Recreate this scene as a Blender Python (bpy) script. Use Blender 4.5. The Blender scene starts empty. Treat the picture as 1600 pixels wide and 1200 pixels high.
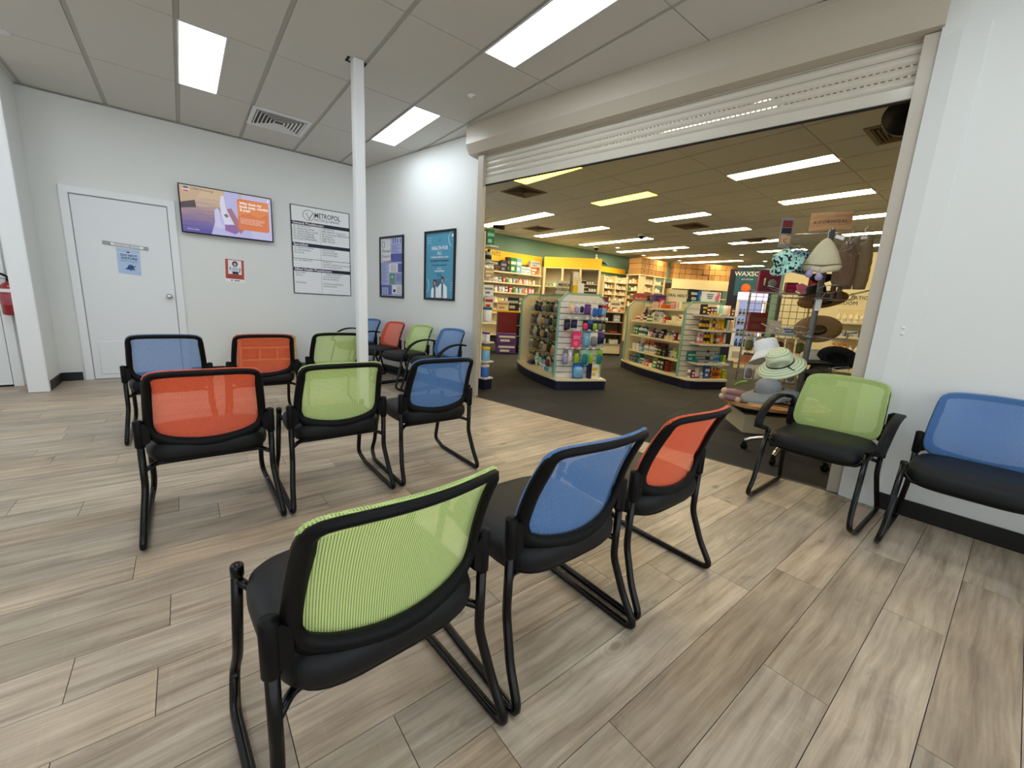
import bpy, bmesh, math, random
from mathutils import Vector, Matrix
random.seed(7)
SC = bpy.context.scene
COL = SC.collection
PI = math.pi
# ------------------------------------------------------------------ camera
F = 638.0
ROWS = [Vector((0.78410058, -0.61832747, 0.0534548)), Vector((-0.07891123, -0.18475529, -0.9796114)), Vector((0.6155967, 0.76389569, -0.19365971))]
CZ = 1.115
cam_d = bpy.data.cameras.new('camera'); cam = bpy.data.objects.new('camera', cam_d); COL.objects.link(cam)
m = Matrix.Identity(4)
for i in range(3):
    m[i][0] = ROWS[0][i]; m[i][1] = -ROWS[1][i]; m[i][2] = -ROWS[2][i]
m[2][3] = CZ
cam.matrix_world = m
cam_d.sensor_width = 36.0; cam_d.lens = F / 1600 * 36; cam_d.clip_start = 0.02; cam_d.clip_end = 100
SC.camera = cam
# ------------------------------------------------------------------ world, exposure
w = bpy.data.worlds.new('world'); SC.world = w; w.use_nodes = True
w.node_tree.nodes['Background'].inputs[0].default_value = (0.88, 0.95, 1.0, 1)
w.node_tree.nodes['Background'].inputs[1].default_value = 1.55
SC.view_settings.view_transform = 'Standard'; SC.view_settings.look = 'None'
SC.view_settings.gamma = 1.0; SC.view_settings.use_curve_mapping = False
SC.view_settings.exposure = 0.25
SC.cycles.use_denoising = True
SC.cycles.max_bounces = 8; SC.cycles.diffuse_bounces = 5; SC.cycles.transparent_max_bounces = 16
SC.cycles.sample_clamp_indirect = 6.0
LOBBY_LIGHT = 10.5
SHOP_LIGHT = 23.0

def ray(px, py):
    q = ((px - 800) / F, (py - 600) / F, 1.0)
    return Vector((sum(ROWS[k][i] * q[k] for k in range(3)) for i in range(3)))
def at_z(px, py, z):
    d = ray(px, py); t = (z - CZ) / d.z
    return Vector((d.x * t, d.y * t, z))
def at_d(px, py, dist):                       # a point seen along a sight line, at a horizontal distance
    d = ray(px, py); t = dist / math.hypot(d.x, d.y)
    return Vector((d.x * t, d.y * t, CZ + d.z * t))

# ------------------------------------------------------------------ materials
MATS = {}
def lin(c):
    return tuple(((x / 255) / 12.92 if x <= 10 else (((x / 255) + 0.055) / 1.055) ** 2.4) for x in c)
def mat(name, rgb=(200, 200, 200), rough=0.5, metal=0.0, spec=0.5, noise=0.0, nscale=30.0, bump=0.0, emit=0.0, coat=0.0, alpha=1.0, trans=0.0):
    if name in MATS: return MATS[name]
    M = bpy.data.materials.new(name); M.use_nodes = True; MATS[name] = M
    nt = M.node_tree; b = nt.nodes['Principled BSDF']
    c = lin(rgb)
    b.inputs['Base Color'].default_value = (*c, 1)
    b.inputs['Roughness'].default_value = rough; b.inputs['Metallic'].default_value = metal
    b.inputs['Specular IOR Level'].default_value = spec
    b.inputs['Coat Weight'].default_value = coat
    b.inputs['Alpha'].default_value = alpha
    b.inputs['Transmission Weight'].default_value = trans
    if noise or bump:
        tc = nt.nodes.new('ShaderNodeTexCoord'); n = nt.nodes.new('ShaderNodeTexNoise')
        n.inputs['Scale'].default_value = nscale; n.inputs['Detail'].default_value = 4
        nt.links.new(tc.outputs['Object'], n.inputs['Vector'])
        if noise:
            mx = nt.nodes.new('ShaderNodeMix'); mx.data_type = 'RGBA'
            nt.links.new(n.outputs['Fac'], mx.inputs[0])
            mx.inputs[6].default_value = (*[x * (1 - noise) for x in c], 1); mx.inputs[7].default_value = (*[min(1, x * (1 + noise)) for x in c], 1)
            nt.links.new(mx.outputs[2], b.inputs['Base Color'])
        if bump:
            bp = nt.nodes.new('ShaderNodeBump'); bp.inputs['Strength'].default_value = bump; bp.inputs['Distance'].default_value = 0.002
            nt.links.new(n.outputs['Fac'], bp.inputs['Height']); nt.links.new(bp.outputs[0], b.inputs['Normal'])
    if emit:
        b.inputs['Emission Color'].default_value = (*c, 1); b.inputs['Emission Strength'].default_value = emit
    return M
def solid(rgb, rough=0.5):
    return mat('paint_%d_%d_%d_%d' % (*rgb, int(rough * 100)), rgb, rough, noise=0.06, nscale=18)

def wood_mat(name, dark, mid, light, sx, sy, sz, rough=0.45, hue=None, knots=False):
    M = bpy.data.materials.new(name); M.use_nodes = True; nt = M.node_tree; b = nt.nodes['Principled BSDF']
    L = nt.links.new; N = nt.nodes.new
    def math_(op, a, c=None):
        m_ = N('ShaderNodeMath'); m_.operation = op
        for k, v in enumerate((a, c)):
            if v is None: continue
            if isinstance(v, (int, float)): m_.inputs[k].default_value = v
            else: L(v, m_.inputs[k])
        return m_.outputs[0]
    def rng(v, a0, a1, b0, b1):
        m_ = N('ShaderNodeMapRange'); L(v, m_.inputs[0])
        for k, x in enumerate((a0, a1, b0, b1)): m_.inputs[k + 1].default_value = x
        return m_.outputs[0]
    tc = N('ShaderNodeTexCoord'); oi = N('ShaderNodeObjectInfo')
    mul = N('ShaderNodeVectorMath'); mul.operation = 'SCALE'; mul.inputs[3].default_value = 43
    cmb = N('ShaderNodeCombineXYZ')
    for k in range(3): L(oi.outputs['Random'], cmb.inputs[k])
    L(cmb.outputs[0], mul.inputs[0])
    add = N('ShaderNodeVectorMath'); add.operation = 'ADD'; L(tc.outputs['Object'], add.inputs[0]); L(mul.outputs[0], add.inputs[1])
    P0 = add.outputs[0]
    def noise(scl, vec=None, det=4, rough_=0.55, scale3=None, dist=0.0):
        v = vec or P0
        if scale3:
            mp = N('ShaderNodeMapping'); mp.inputs['Scale'].default_value = scale3; L(v, mp.inputs['Vector']); v = mp.outputs[0]
        n = N('ShaderNodeTexNoise'); n.inputs['Scale'].default_value = scl; n.inputs['Detail'].default_value = det; n.inputs['Roughness'].default_value = rough_; n.inputs['Distortion'].default_value = dist; L(v, n.inputs['Vector']); return n
    wv = noise(2.0, det=2)
    ws = N('ShaderNodeVectorMath'); ws.operation = 'SCALE'; ws.inputs[3].default_value = 0.045; L(wv.outputs['Color'], ws.inputs[0])
    ad2 = N('ShaderNodeVectorMath'); ad2.operation = 'ADD'; L(P0, ad2.inputs[0]); L(ws.outputs[0], ad2.inputs[1])
    P1 = ad2.outputs[0]
    n1 = noise(1.0, P1, 6, 0.62, (sx, sy, sz))
    r1 = N('ShaderNodeValToRGB'); L(n1.outputs['Fac'], r1.inputs[0])
    e = r1.color_ramp.elements; e[0].position = 0.24; e[0].color = (*lin(dark), 1); e[1].position = 0.74; e[1].color = (*lin(light), 1); k = e.new(0.46); k.color = (*lin(mid), 1)
    col = r1.outputs[0]
    if hue:
        mx = N('ShaderNodeMix'); mx.data_type = 'RGBA'; mx.blend_type = 'MULTIPLY'; mx.inputs[0].default_value = 1.0; L(col, mx.inputs[6])
        rh = N('ShaderNodeValToRGB'); pw = math_('FRACT', math_('MULTIPLY', oi.outputs['Random'], 7.13)); L(pw, rh.inputs[0])
        he = rh.color_ramp.elements; he[0].position = 0.0; he[0].color = (*hue[0], 1); he[1].position = 1.0; he[1].color = (*hue[2], 1); hk = he.new(0.45); hk.color = (*hue[1], 1)
        L(rh.outputs[0], mx.inputs[7]); col = mx.outputs[2]
    n2 = noise(3.2, P1, 3, 0.5, (1, 2.2, 1)); f = rng(n2.outputs['Fac'], 0.32, 0.68, 0.80, 1.08)
    f = math_('MULTIPLY', f, rng(oi.outputs['Random'], 0, 1, 0.76, 1.08))
    n4 = noise(1.0, P1, 3, 0.6, (sx * 3, sy * 4.5, sz)); f = math_('MULTIPLY', f, rng(n4.outputs['Fac'], 0.3, 0.7, 0.90, 1.06))
    n3 = noise(1.2, P1, 5, 0.6, (sx * 1.6, sy * 0.35, sz), 0.6)
    f = math_('MULTIPLY', f, rng(n3.outputs['Fac'], 0.62, 0.80, 1.0, 0.62))
    if knots:
        mp = N('ShaderNodeMapping'); mp.inputs['Scale'].default_value = (2.6, 5.5, 1); L(P1, mp.inputs['Vector'])
        vo = N('ShaderNodeTexVoronoi'); vo.inputs['Scale'].default_value = 1.0; L(mp.outputs[0], vo.inputs['Vector'])
        sw = N('ShaderNodeSeparateXYZ'); L(vo.outputs['Color'], sw.inputs[0])
        on = rng(sw.outputs[0], 0.56, 0.60, 0.0, 1.0)
        ring = math_('MULTIPLY', rng(vo.outputs['Distance'], 0.02, 0.13, 0.55, 0.0), on)
        sn = math_('SINE', math_('MULTIPLY', vo.outputs['Distance'], 95.0)); wave = math_('MULTIPLY', math_('MULTIPLY', rng(sn, -1, 1, 0, 0.16), rng(vo.outputs['Distance'], 0.10, 0.34, 1.0, 0.0)), on)
        f = math_('MULTIPLY', f, math_('SUBTRACT', 1.0, math_('ADD', ring, wave)))
        saw = noise(1.0, P0, 2, 0.5, (95, 7, 1)); f = math_('MULTIPLY', f, rng(saw.outputs['Fac'], 0.62, 0.72, 1.0, 1.07))
    vm = N('ShaderNodeVectorMath'); vm.operation = 'SCALE'; L(col, vm.inputs[0]); L(f, vm.inputs[3])
    L(vm.outputs[0], b.inputs['Base Color'])
    b.inputs['Roughness'].default_value = rough
    bp = N('ShaderNodeBump'); bp.inputs['Strength'].default_value = 0.10; bp.inputs['Distance'].default_value = 0.002; L(n1.outputs['Fac'], bp.inputs['Height']); L(bp.outputs[0], b.inputs['Normal'])
    MATS[name] = M
    return M

def mesh_fabric(name, rgb):
    M = bpy.data.materials.new(name); M.use_nodes = True; nt = M.node_tree; L = nt.links.new
    b = nt.nodes['Principled BSDF']; out = nt.nodes['Material Output']
    c = lin(rgb)
    b.inputs['Base Color'].default_value = (*c, 1); b.inputs['Roughness'].default_value = 0.75; b.inputs['Specular IOR Level'].default_value = 0.2
    b.inputs['Sheen Weight'].default_value = 0.2
    uv = nt.nodes.new('ShaderNodeUVMap'); uv.uv_map = 'UVMap'
    sp = nt.nodes.new('ShaderNodeSeparateXYZ'); L(uv.outputs[0], sp.inputs[0])
    def wav(sock, period, thr):
        a = nt.nodes.new('ShaderNodeMath'); a.operation = 'MULTIPLY'; a.inputs[1].default_value = 2 * PI / period; L(sock, a.inputs[0])
        s = nt.nodes.new('ShaderNodeMath'); s.operation = 'SINE'; L(a.outputs[0], s.inputs[0])
        g = nt.nodes.new('ShaderNodeMapRange'); g.inputs[1].default_value = thr - 0.15; g.inputs[2].default_value = thr + 0.15; L(s.outputs[0], g.inputs[0])
        return g.outputs[0]
    hx = wav(sp.outputs[0], 0.0050, 0.22); hz = wav(sp.outputs[1], 0.0042, -0.45)
    mu = nt.nodes.new('ShaderNodeMath'); mu.operation = 'MULTIPLY'; L(hx, mu.inputs[0]); L(hz, mu.inputs[1])
    mr = nt.nodes.new('ShaderNodeMapRange'); mr.inputs[3].default_value = 0.05; mr.inputs[4].default_value = 0.80; L(mu.outputs[0], mr.inputs[0])
    tr = nt.nodes.new('ShaderNodeBsdfTransparent'); mx = nt.nodes.new('ShaderNodeMixShader')
    tl = nt.nodes.new('ShaderNodeBsdfTranslucent'); tl.inputs[0].default_value = (*c, 1)
    m2 = nt.nodes.new('ShaderNodeMixShader'); m2.inputs[0].default_value = 0.35; L(b.outputs[0], m2.inputs[1]); L(tl.outputs[0], m2.inputs[2])
    L(mr.outputs[0], mx.inputs[0]); L(m2.outputs[0], mx.inputs[1]); L(tr.outputs[0], mx.inputs[2])
    L(mx.outputs[0], out.inputs['Surface'])
    MATS[name] = M
    return M

WALLM = mat('wall_paint', (226, 228, 226), 0.75, noise=0.015, nscale=3, bump=0.05)
WHITE = mat('white_gloss', (232, 234, 236), 0.28)
DOORM = mat('door_white', (230, 233, 236), 0.45)
BLACK = mat('black_skirting', (14, 14, 15), 0.45)
CEILM = mat('ceiling_tile', (212, 211, 205), 0.85, noise=0.02, nscale=60, bump=0.05)
TEEM = mat('tee_bar', (176, 175, 168), 0.5)
DARK = mat('dark_gap', (18, 17, 16), 0.9)
BEIGE = mat('shutter_beige', (186, 177, 161), 0.30, noise=0.02, nscale=40)
SLATM = mat('shutter_slat', (200, 194, 180), 0.18)
BLK_STEEL = mat('black_steel', (5, 5, 6), 0.25, spec=0.3)
BLK_PLAS = mat('black_plastic', (8, 8, 10), 0.5, spec=0.18, bump=0.1, nscale=600)
VINYL = mat('black_vinyl', (18, 19, 21), 0.5, spec=0.25, bump=0.25, nscale=350)
CREAM = mat('cream_laminate', (226, 211, 170), 0.5, noise=0.03, nscale=6)
CREAM2 = mat('cream_panel', (232, 222, 190), 0.5, noise=0.03, nscale=6)
NAVY = mat('navy_kick', (14, 18, 48), 0.45)
TEAL_EDGE = mat('teal_edge', (138, 188, 176), 0.4)
TEALWALL = mat('teal_wall', (112, 148, 134), 0.7, noise=0.02, nscale=3)
YELLOW = mat('yellow_fascia', (246, 196, 38), 0.5, noise=0.03, nscale=4)
SLATWALL = mat('white_slatwall', (228, 224, 214), 0.4)
CHROME = mat('chrome', (205, 206, 208), 0.18, metal=1.0)
STEEL = mat('grey_steel', (120, 124, 128), 0.35, metal=0.6)
CARDBOARD = mat('cardboard', (196, 150, 92), 0.8)
_n = CARDBOARD.node_tree; _o = _n.nodes.new('ShaderNodeObjectInfo'); _r = _n.nodes.new('ShaderNodeValToRGB'); _n.links.new(_o.outputs['Random'], _r.inputs[0]); _n.links.new(_r.outputs[0], _n.nodes['Principled BSDF'].inputs['Base Color'])
_r.color_ramp.elements[0].color = (*lin((146, 104, 60)), 1); _r.color_ramp.elements[1].color = (*lin((188, 144, 90)), 1)
PLANK = wood_mat('plank_oak', (136, 120, 102), (180, 164, 145), (208, 195, 177), 2.2, 34, 4, 0.42, ((1.0, 0.93, 0.84), (0.99, 0.965, 0.92), (0.97, 0.98, 0.97)), True)
TIMBER = wood_mat('timber', (140, 92, 48), (188, 138, 84), (214, 170, 114), 3, 30, 30)
PINE = wood_mat('pine', (180, 130, 76), (214, 170, 116), (228, 190, 140), 3, 30, 12)
FAB = {'green': mesh_fabric('mesh_green', (212, 236, 150)), 'blue': mesh_fabric('mesh_blue', (98, 144, 206)), 'orange': mesh_fabric('mesh_orange', (255, 112, 74))}

# ------------------------------------------------------------------ mesh helpers
def xf(bm, verts, M):
    if M is not None:
        for v in verts: v.co = M @ v.co
def box(bm, c, s, mi=0, M=None, bevel=0.0, seg=1):
    r = bmesh.ops.create_cube(bm, size=1.0)
    vs = r['verts']
    for v in vs: v.co = Vector((c[0] + v.co.x * s[0], c[1] + v.co.y * s[1], c[2] + v.co.z * s[2]))
    fs = list({f for v in vs for f in v.link_faces})
    for f in fs: f.material_index = mi
    if bevel:
        es = list({e for v in vs for e in v.link_edges})
        rb = bmesh.ops.bevel(bm, geom=es, offset=bevel, segments=seg, affect='EDGES', profile=0.5)
        vs = list({v for f in rb['faces'] for v in f.verts} | {v for v in vs if v.is_valid})
        for v in vs:
            for f in v.link_faces: f.material_index = mi
    xf(bm, vs, M)
    return vs
def lathe(bm, prof, seg=16, mi=0, c=(0, 0, 0), M=None, sx=1.0, sy=1.0, smooth=True):
    rings = []; allv = []
    for r, z in prof:
        if r < 1e-6:
            v = bm.verts.new((c[0], c[1], c[2] + z)); rings.append([v]); allv.append(v)
        else:
            ring = [bm.verts.new((c[0] + r * sx * math.cos(2 * PI * k / seg), c[1] + r * sy * math.sin(2 * PI * k / seg), c[2] + z)) for k in range(seg)]
            rings.append(ring); allv += ring
    for a, b2 in zip(rings, rings[1:]):
        for k in range(seg):
            k2 = (k + 1) % seg
            if len(a) == 1 and len(b2) == 1: continue
            if len(a) == 1: f = bm.faces.new((a[0], b2[k2], b2[k]))
            elif len(b2) == 1: f = bm.faces.new((a[k], a[k2], b2[0]))
            else: f = bm.faces.new((a[k], a[k2], b2[k2], b2[k]))
            f.material_index = mi; f.smooth = smooth
    xf(bm, allv, M)
    return allv
def tube(bm, pts, r, seg=8, mi=0, closed=False, caps=True, M=None, flat=1.0):
    pts = [Vector(p) for p in pts]; n = len(pts); rings = []; allv = []
    t0 = (pts[1] - pts[0]).normalized()
    up = Vector((0, 0, 1)) if abs(t0.z) < 0.9 else Vector((1, 0, 0))
    nrm = (up - t0 * up.dot(t0)).normalized()
    for i, p in enumerate(pts):
        if closed: t = (pts[(i + 1) % n] - pts[i - 1]).normalized()
        elif i == 0: t = (pts[1] - pts[0]).normalized()
        elif i == n - 1: t = (pts[-1] - pts[-2]).normalized()
        else: t = ((pts[i + 1] - p).normalized() + (p - pts[i - 1]).normalized()).normalized()
        nrm = (nrm - t * nrm.dot(t)).normalized(); bn = t.cross(nrm)
        rr = r[i] if isinstance(r, (list, tuple)) else r
        ring = [bm.verts.new(p + nrm * (rr * math.cos(2 * PI * k / seg)) + bn * (rr * flat * math.sin(2 * PI * k / seg))) for k in range(seg)]
        rings.append(ring); allv += ring
    pairs = list(zip(rings, rings[1:])) + ([(rings[-1], rings[0])] if closed else [])
    for a, b2 in pairs:
        for k in range(seg):
            f = bm.faces.new((a[k], b2[k], b2[(k + 1) % seg], a[(k + 1) % seg])); f.material_index = mi; f.smooth = True
    if caps and not closed:
        for ring, flip in ((rings[0], True), (rings[-1], False)):
            try:
                f = bm.faces.new(ring if flip else ring[::-1]); f.material_index = mi
            except ValueError: pass
    xf(bm, allv, M)
    return allv
def prism(bm, poly, axis, a, b2, mi=0, M=None):
    """poly: 2D points; axis 'z' (x,y), 'y' (x,z), 'x' (y,z); extruded from a to b2."""
    def mk(p, h):
        if axis == 'z': return (p[0], p[1], h)
        if axis == 'y': return (p[0], h, p[1])
        return (h, p[0], p[1])
    A = [bm.verts.new(mk(p, a)) for p in poly]; B = [bm.verts.new(mk(p, b2)) for p in poly]
    n = len(poly); fs = [bm.faces.new(A), bm.faces.new(B[::-1])]
    for k in range(n): fs.append(bm.faces.new((A[k], B[k], B[(k + 1) % n], A[(k + 1) % n])))
    for f in fs: f.material_index = mi
    xf(bm, A + B, M)
    return A + B
def arc(c, r, a0, a1, n):
    return [(c[0] + r * math.cos(a0 + (a1 - a0) * k / n), c[1] + r * math.sin(a0 + (a1 - a0) * k / n)) for k in range(n + 1)]
def rrect(x0, z0, x1, z1, r, n=5):
    return arc((x1 - r, z1 - r), r, 0, PI / 2, n) + arc((x0 + r, z1 - r), r, PI / 2, PI, n) + arc((x0 + r, z0 + r), r, PI, 1.5 * PI, n) + arc((x1 - r, z0 + r), r, 1.5 * PI, 2 * PI, n)
def smooth_path(pts, n=6, closed=False):
    P = [Vector(p) for p in pts]; out = []
    N = len(P)
    rng = range(N) if closed else range(N - 1)
    for i in rng:
        p0 = P[i - 1] if (closed or i > 0) else P[0]; p1 = P[i]; p2 = P[(i + 1) % N]; p3 = P[(i + 2) % N] if (closed or i + 2 < N) else P[-1]
        for k in range(n):
            t = k / n
            out.append(0.5 * ((2 * p1) + (p2 - p0) * t + (2 * p0 - 5 * p1 + 4 * p2 - p3) * t * t + (3 * p1 - p0 - 3 * p2 + p3) * t ** 3))
    if not closed: out.append(P[-1])
    return out
def fillet(pts, r, n=5):
    P = [Vector(p) for p in pts]; out = [P[0]]
    for i in range(1, len(P) - 1):
        a = (P[i - 1] - P[i]); b2 = (P[i + 1] - P[i]); rr = min(r, a.length * 0.45, b2.length * 0.45)
        p0 = P[i] + a.normalized() * rr; p1 = P[i] + b2.normalized() * rr
        for k in range(n + 1):
            t = k / n; out.append(p0 * (1 - t) ** 2 + P[i] * 2 * t * (1 - t) + p1 * t * t)
    out.append(P[-1])
    return out
def finish(name, bm, mats, parent=None, normals=True):
    if normals: bmesh.ops.recalc_face_normals(bm, faces=bm.faces)
    me = bpy.data.meshes.new(name); bm.to_mesh(me); bm.free()
    for mt in (mats if isinstance(mats, (list, tuple)) else [mats]): me.materials.append(mt)
    o = bpy.data.objects.new(name, me); COL.objects.link(o)
    if parent is not None: o.parent = parent
    return o
def tag(o, label=None, cat=None, group=None, kind=None):
    if label: o['label'] = label
    if cat: o['category'] = cat
    if group: o['group'] = group
    if kind: o['kind'] = kind
    return o
def thing(name, label, cat, loc=(0, 0, 0), rz=0.0, group=None):
    o = bpy.data.objects.new(name, None); COL.objects.link(o); o.empty_display_size = 0.05
    o.location = loc; o.rotation_euler = (0, 0, rz)
    return tag(o, label, cat, group)
def boxo(name, c, s, mt, parent=None, bevel=0.0, seg=1, M=None):
    bm = bmesh.new(); box(bm, c, s, 0, M, bevel, seg); return finish(name, bm, mt, parent)
def dup(root, loc, rz, label=None, group=None):
    r = root.copy(); COL.objects.link(r); r.location = loc; r.rotation_euler = (0, 0, rz)
    if label: r['label'] = label
    if group: r['group'] = group
    for ch in list(root.children):
        c = ch.copy(); COL.objects.link(c); c.parent = r
        for g in ch.children:
            d = g.copy(); COL.objects.link(d); d.parent = c
    return r
def struct(o): return tag(o, kind='structure')
def flat(name, poly, y, mt, parent, th=0.0006):
    bm = bmesh.new(); prism(bm, poly, 'y', y, y - th); return finish(name, bm, mt, parent)
def rect(x0, z0, x1, z1): return [(x0, z0), (x1, z0), (x1, z1), (x0, z1)]
FONTS = []
def text(body, x, z, y, size, mt, parent, align='LEFT', name='lettering', sx=1.0, shear=0.0, bold=0.0, rot=0.0, spacing=1.0, line=1.0):
    cu = bpy.data.curves.new(name, 'FONT'); cu.body = body; cu.size = size; cu.align_x = align; cu.align_y = 'CENTER'
    cu.shear = shear; cu.offset = bold; cu.space_character = spacing; cu.space_line = line; cu.extrude = 0.0002; cu.resolution_u = 2
    cu.materials.append(mt)
    o = bpy.data.objects.new(name, cu); COL.objects.link(o); o.parent = parent
    o.location = (x, y, z); o.rotation_euler = (PI / 2, rot, 0); o.scale = (sx, 1, 1); FONTS.append(o)
    return o
def clip_half(poly, a, b2, c):
    out = []
    for i in range(len(poly)):
        p, q = poly[i], poly[(i + 1) % len(poly)]
        dp = a * p[0] + b2 * p[1] - c; dq = a * q[0] + b2 * q[1] - c
        if dp <= 0: out.append(p)
        if (dp < 0 < dq) or (dq < 0 < dp):
            t = dp / (dp - dq); out.append((p[0] + (q[0] - p[0]) * t, p[1] + (q[1] - p[1]) * t))
    return out

# ------------------------------------------------------------------ frames of the place
CH = 2.963                                   # ceiling height
TH = math.radians(100.8)
WD = Vector((math.cos(TH), math.sin(TH), 0)); WN = Vector((math.sin(TH), -math.cos(TH), 0))
def WP(s, n, z=0.0): return WD * s + WN * n + Vector((0, 0, z))
NW, NT = 3.457, 3.347                        # poster wall face, carpet edge
BACK_Y, RIGHT_X = 6.57, 3.27
RZ_W = TH - PI                               # local x = -WD, local y = WN

# ------------------------------------------------------------------ floor of planks
fl = boxo('floor', (-0.4, 1.9, -0.03), (8.4, 10.2, 0.04), DARK); struct(fl)
bmx = bmesh.new()
PW, PL = 0.179, 1.185
OFF = {9: -0.12, 6: -0.33, 5: 0.13, 4: 0.36, 3: 0.56, 2: 0.83, 1: 1.40, 0: 2.10, -1: 1.47, 16: -0.74, 15: -0.48, 20: -0.72, 19: -0.41, 23: -0.75, 25: -0.57, 27: -1.0, 14: -0.1, 13: 0.06}
def plank_poly(x0, x1, y0, y1):
    p = [(x0, y0), (x1, y0), (x1, y1), (x0, y1)]
    p = clip_half(p, WN.x, WN.y, NT - 0.002)
    if len(p) > 2: p = clip_half(p, 1, 0, RIGHT_X - 0.001)
    if len(p) > 2: p = clip_half(p, 0, 1, BACK_Y + 0.2)
    return p
stuff = bmesh.new()
rr = random.Random(3)
for row in range(-22, 38):
    y0 = -0.013 + PW * row; y1 = y0 + PW
    off = OFF.get(row, rr.uniform(0, PL))
    k0 = math.floor((-4.6 - off) / PL)
    for k in range(k0, 8):
        x0 = off + k * PL; x1 = x0 + PL
        if x0 > 3.4 or x1 < -4.5: continue
        p = plank_poly(x0 + 0.0011, x1 - 0.0011, y0 + 0.0011, y1 - 0.0011)
        if len(p) < 3: continue
        near = y0 > -0.95 and x1 > -2.1
        if near:
            cx, cy = (x0 + x1) / 2, (y0 + y1) / 2
            bm = bmesh.new(); prism(bm, [(a - cx, b - cy) for a, b in p], 'z', -0.009, 0.0)
            o = finish('plank', bm, PLANK, fl); o.location = (cx, cy, 0)
        else:
            prism(stuff, p, 'z', -0.009, 0.0)
o = finish('planks', stuff, PLANK, fl); o['kind'] = 'stuff'

# shop carpet
CARPET = mat('carpet', (42, 42, 43), 0.95, noise=0.12, nscale=120, bump=0.4)
CARPET2 = mat('carpet_light', (48, 48, 49), 0.95, noise=0.12, nscale=120, bump=0.4)
fs_ = boxo('floor_shop', (10.5, 4.0, -0.03), (17.0, 13.0, 0.04), DARK)
bm = bmesh.new()
# keep the dark bed out of the lobby: rebuild as a clipped polygon
bpy.data.objects.remove(fs_)
P = clip_half([(2.0, -2.5), (19, -2.5), (19, 9.6), (1.4, 9.6)], -WN.x, -WN.y, -NT)
prism(bm, P, 'z', -0.05, -0.012); fs_ = struct(finish('floor_shop', bm, DARK))
rest = bmesh.new()
ang = TH - PI / 2
for i in range(-8, 36):
    for j in range(-9, 22):
        s0 = j * 0.5; n0 = NT + i * 0.5
        poly = [tuple(WP(s, n)[:2]) for s, n in ((s0 + .001, n0 + .001), (s0 + .499, n0 + .001), (s0 + .499, n0 + .499), (s0 + .001, n0 + .499))]
        if i < 0: continue
        poly = clip_half(poly, 0, 1, 9.49)
        if len(poly) < 3: continue
        cx = sum(p[0] for p in poly) / len(poly); cy = sum(p[1] for p in poly) / len(poly)
        if cx > 16.8 or cy < -1.5: continue
        if i < 13 and -1 <= j < 15:
            b2 = bmesh.new(); prism(b2, [(a - cx, b - cy) for a, b in poly], 'z', -0.011, 0.0)
            o = finish('carpet_tile', b2, CARPET2 if (i * 7 + j * 3) % 5 == 0 else CARPET, fs_); o.location = (cx, cy, 0)
        else: prism(rest, poly, 'z', -0.011, 0.0)
o = finish('carpet_tiles', rest, CARPET, fs_); o['kind'] = 'stuff'

# ------------------------------------------------------------------ ceiling
ce = struct(boxo('ceiling', (6.9, 3.1, CH + 0.05), (22.4, 13.0, 0.03), DARK))
boxm = bmesh.new(); box(boxm, (0, 0, 0.008), (0.566, 1.192, 0.016)); tile_me = bpy.data.meshes.new('ceiling_tile'); boxm.to_mesh(tile_me); boxm.free(); tile_me.materials.append(CEILM)
rest = bmesh.new(); nt_ = 0
for i in range(-7, 30):
    x = 0.118 + 0.6 * i + 0.3
    for j in range(-3, 8):
        y = 0.55 + 1.2 * j + 0.6
        if y - 0.6 > 9.4: continue
        seen = (x > -1.4 and j >= 0) and not (x > 12.7 and j < 2) and not (x > 3.6 and j > 6) and not (x < 1.7 and j > 4) and not (1.0 < x < 14 and x > 9 and j < 1)
        if seen:
            o = bpy.data.objects.new('ceiling_tile', tile_me); COL.objects.link(o); o.parent = ce; o.location = (x, y, CH); nt_ += 1
        else: box(rest, (x, y, CH + 0.008), (0.566, 1.192, 0.016))
o = finish('ceiling_tiles', rest, CEILM, ce); o['kind'] = 'stuff'
for i in range(-7, 31):
    boxo('tee_bar', (0.118 + 0.6 * i, 3.1, CH + 0.012), (0.03, 12.9, 0.012), TEEM, ce)

# ------------------------------------------------------------------ walls
TOPZ = CH + 0.03
wb = struct(boxo('wall_back', (0.7, BACK_Y + 0.06, CH / 2 - 0.008), (3.9, 0.12, CH - 0.016), WALLM))
# poster wall (angled)
def wall_along_w(name, s0, s1, n0, n1, z0, z1, mt):
    bm = bmesh.new()
    prism(bm, [tuple(WP(s, n)[:2]) for s, n in ((s0, n0), (s1, n0), (s1, n1), (s0, n1))], 'z', z0, z1)
    return struct(finish(name, bm, mt))
wall_along_w('wall_poster', 3.575, 6.15, NW, NW + 0.03, 0, CH - 0.006, WALLM)
wall_along_w('wall_lintel', -0.12, 3.43, NW + 0.005, NW + 0.1, 2.62, CH - 0.004, WALLM)
struct(boxo('wall_right', (RIGHT_X + 0.06, -1.0, CH / 2), (0.12, 3.0, CH - 0.004), WALLM))
wr = struct(boxo('wall_left', (-1.19, 6.28, CH / 2), (0.126, 0.6, CH - 0.004), WALLM))
struct(boxo('trim_2', (-1.19, 5.975, CH / 2), (0.136, 0.014, CH - 0.004), WHITE, bevel=0.003))
struct(boxo('trim_3', (-1.122, 5.995, CH / 2), (0.014, 0.05, CH - 0.004), WHITE, bevel=0.003))
struct(boxo('wall_passage', (-2.0, 6.47, CH / 2), (1.5, 0.08, CH - 0.004), WALLM))
struct(boxo('wall_far_left', (-4.6, 2.0, CH / 2), (0.1, 9.0, CH - 0.004), WALLM))
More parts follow.
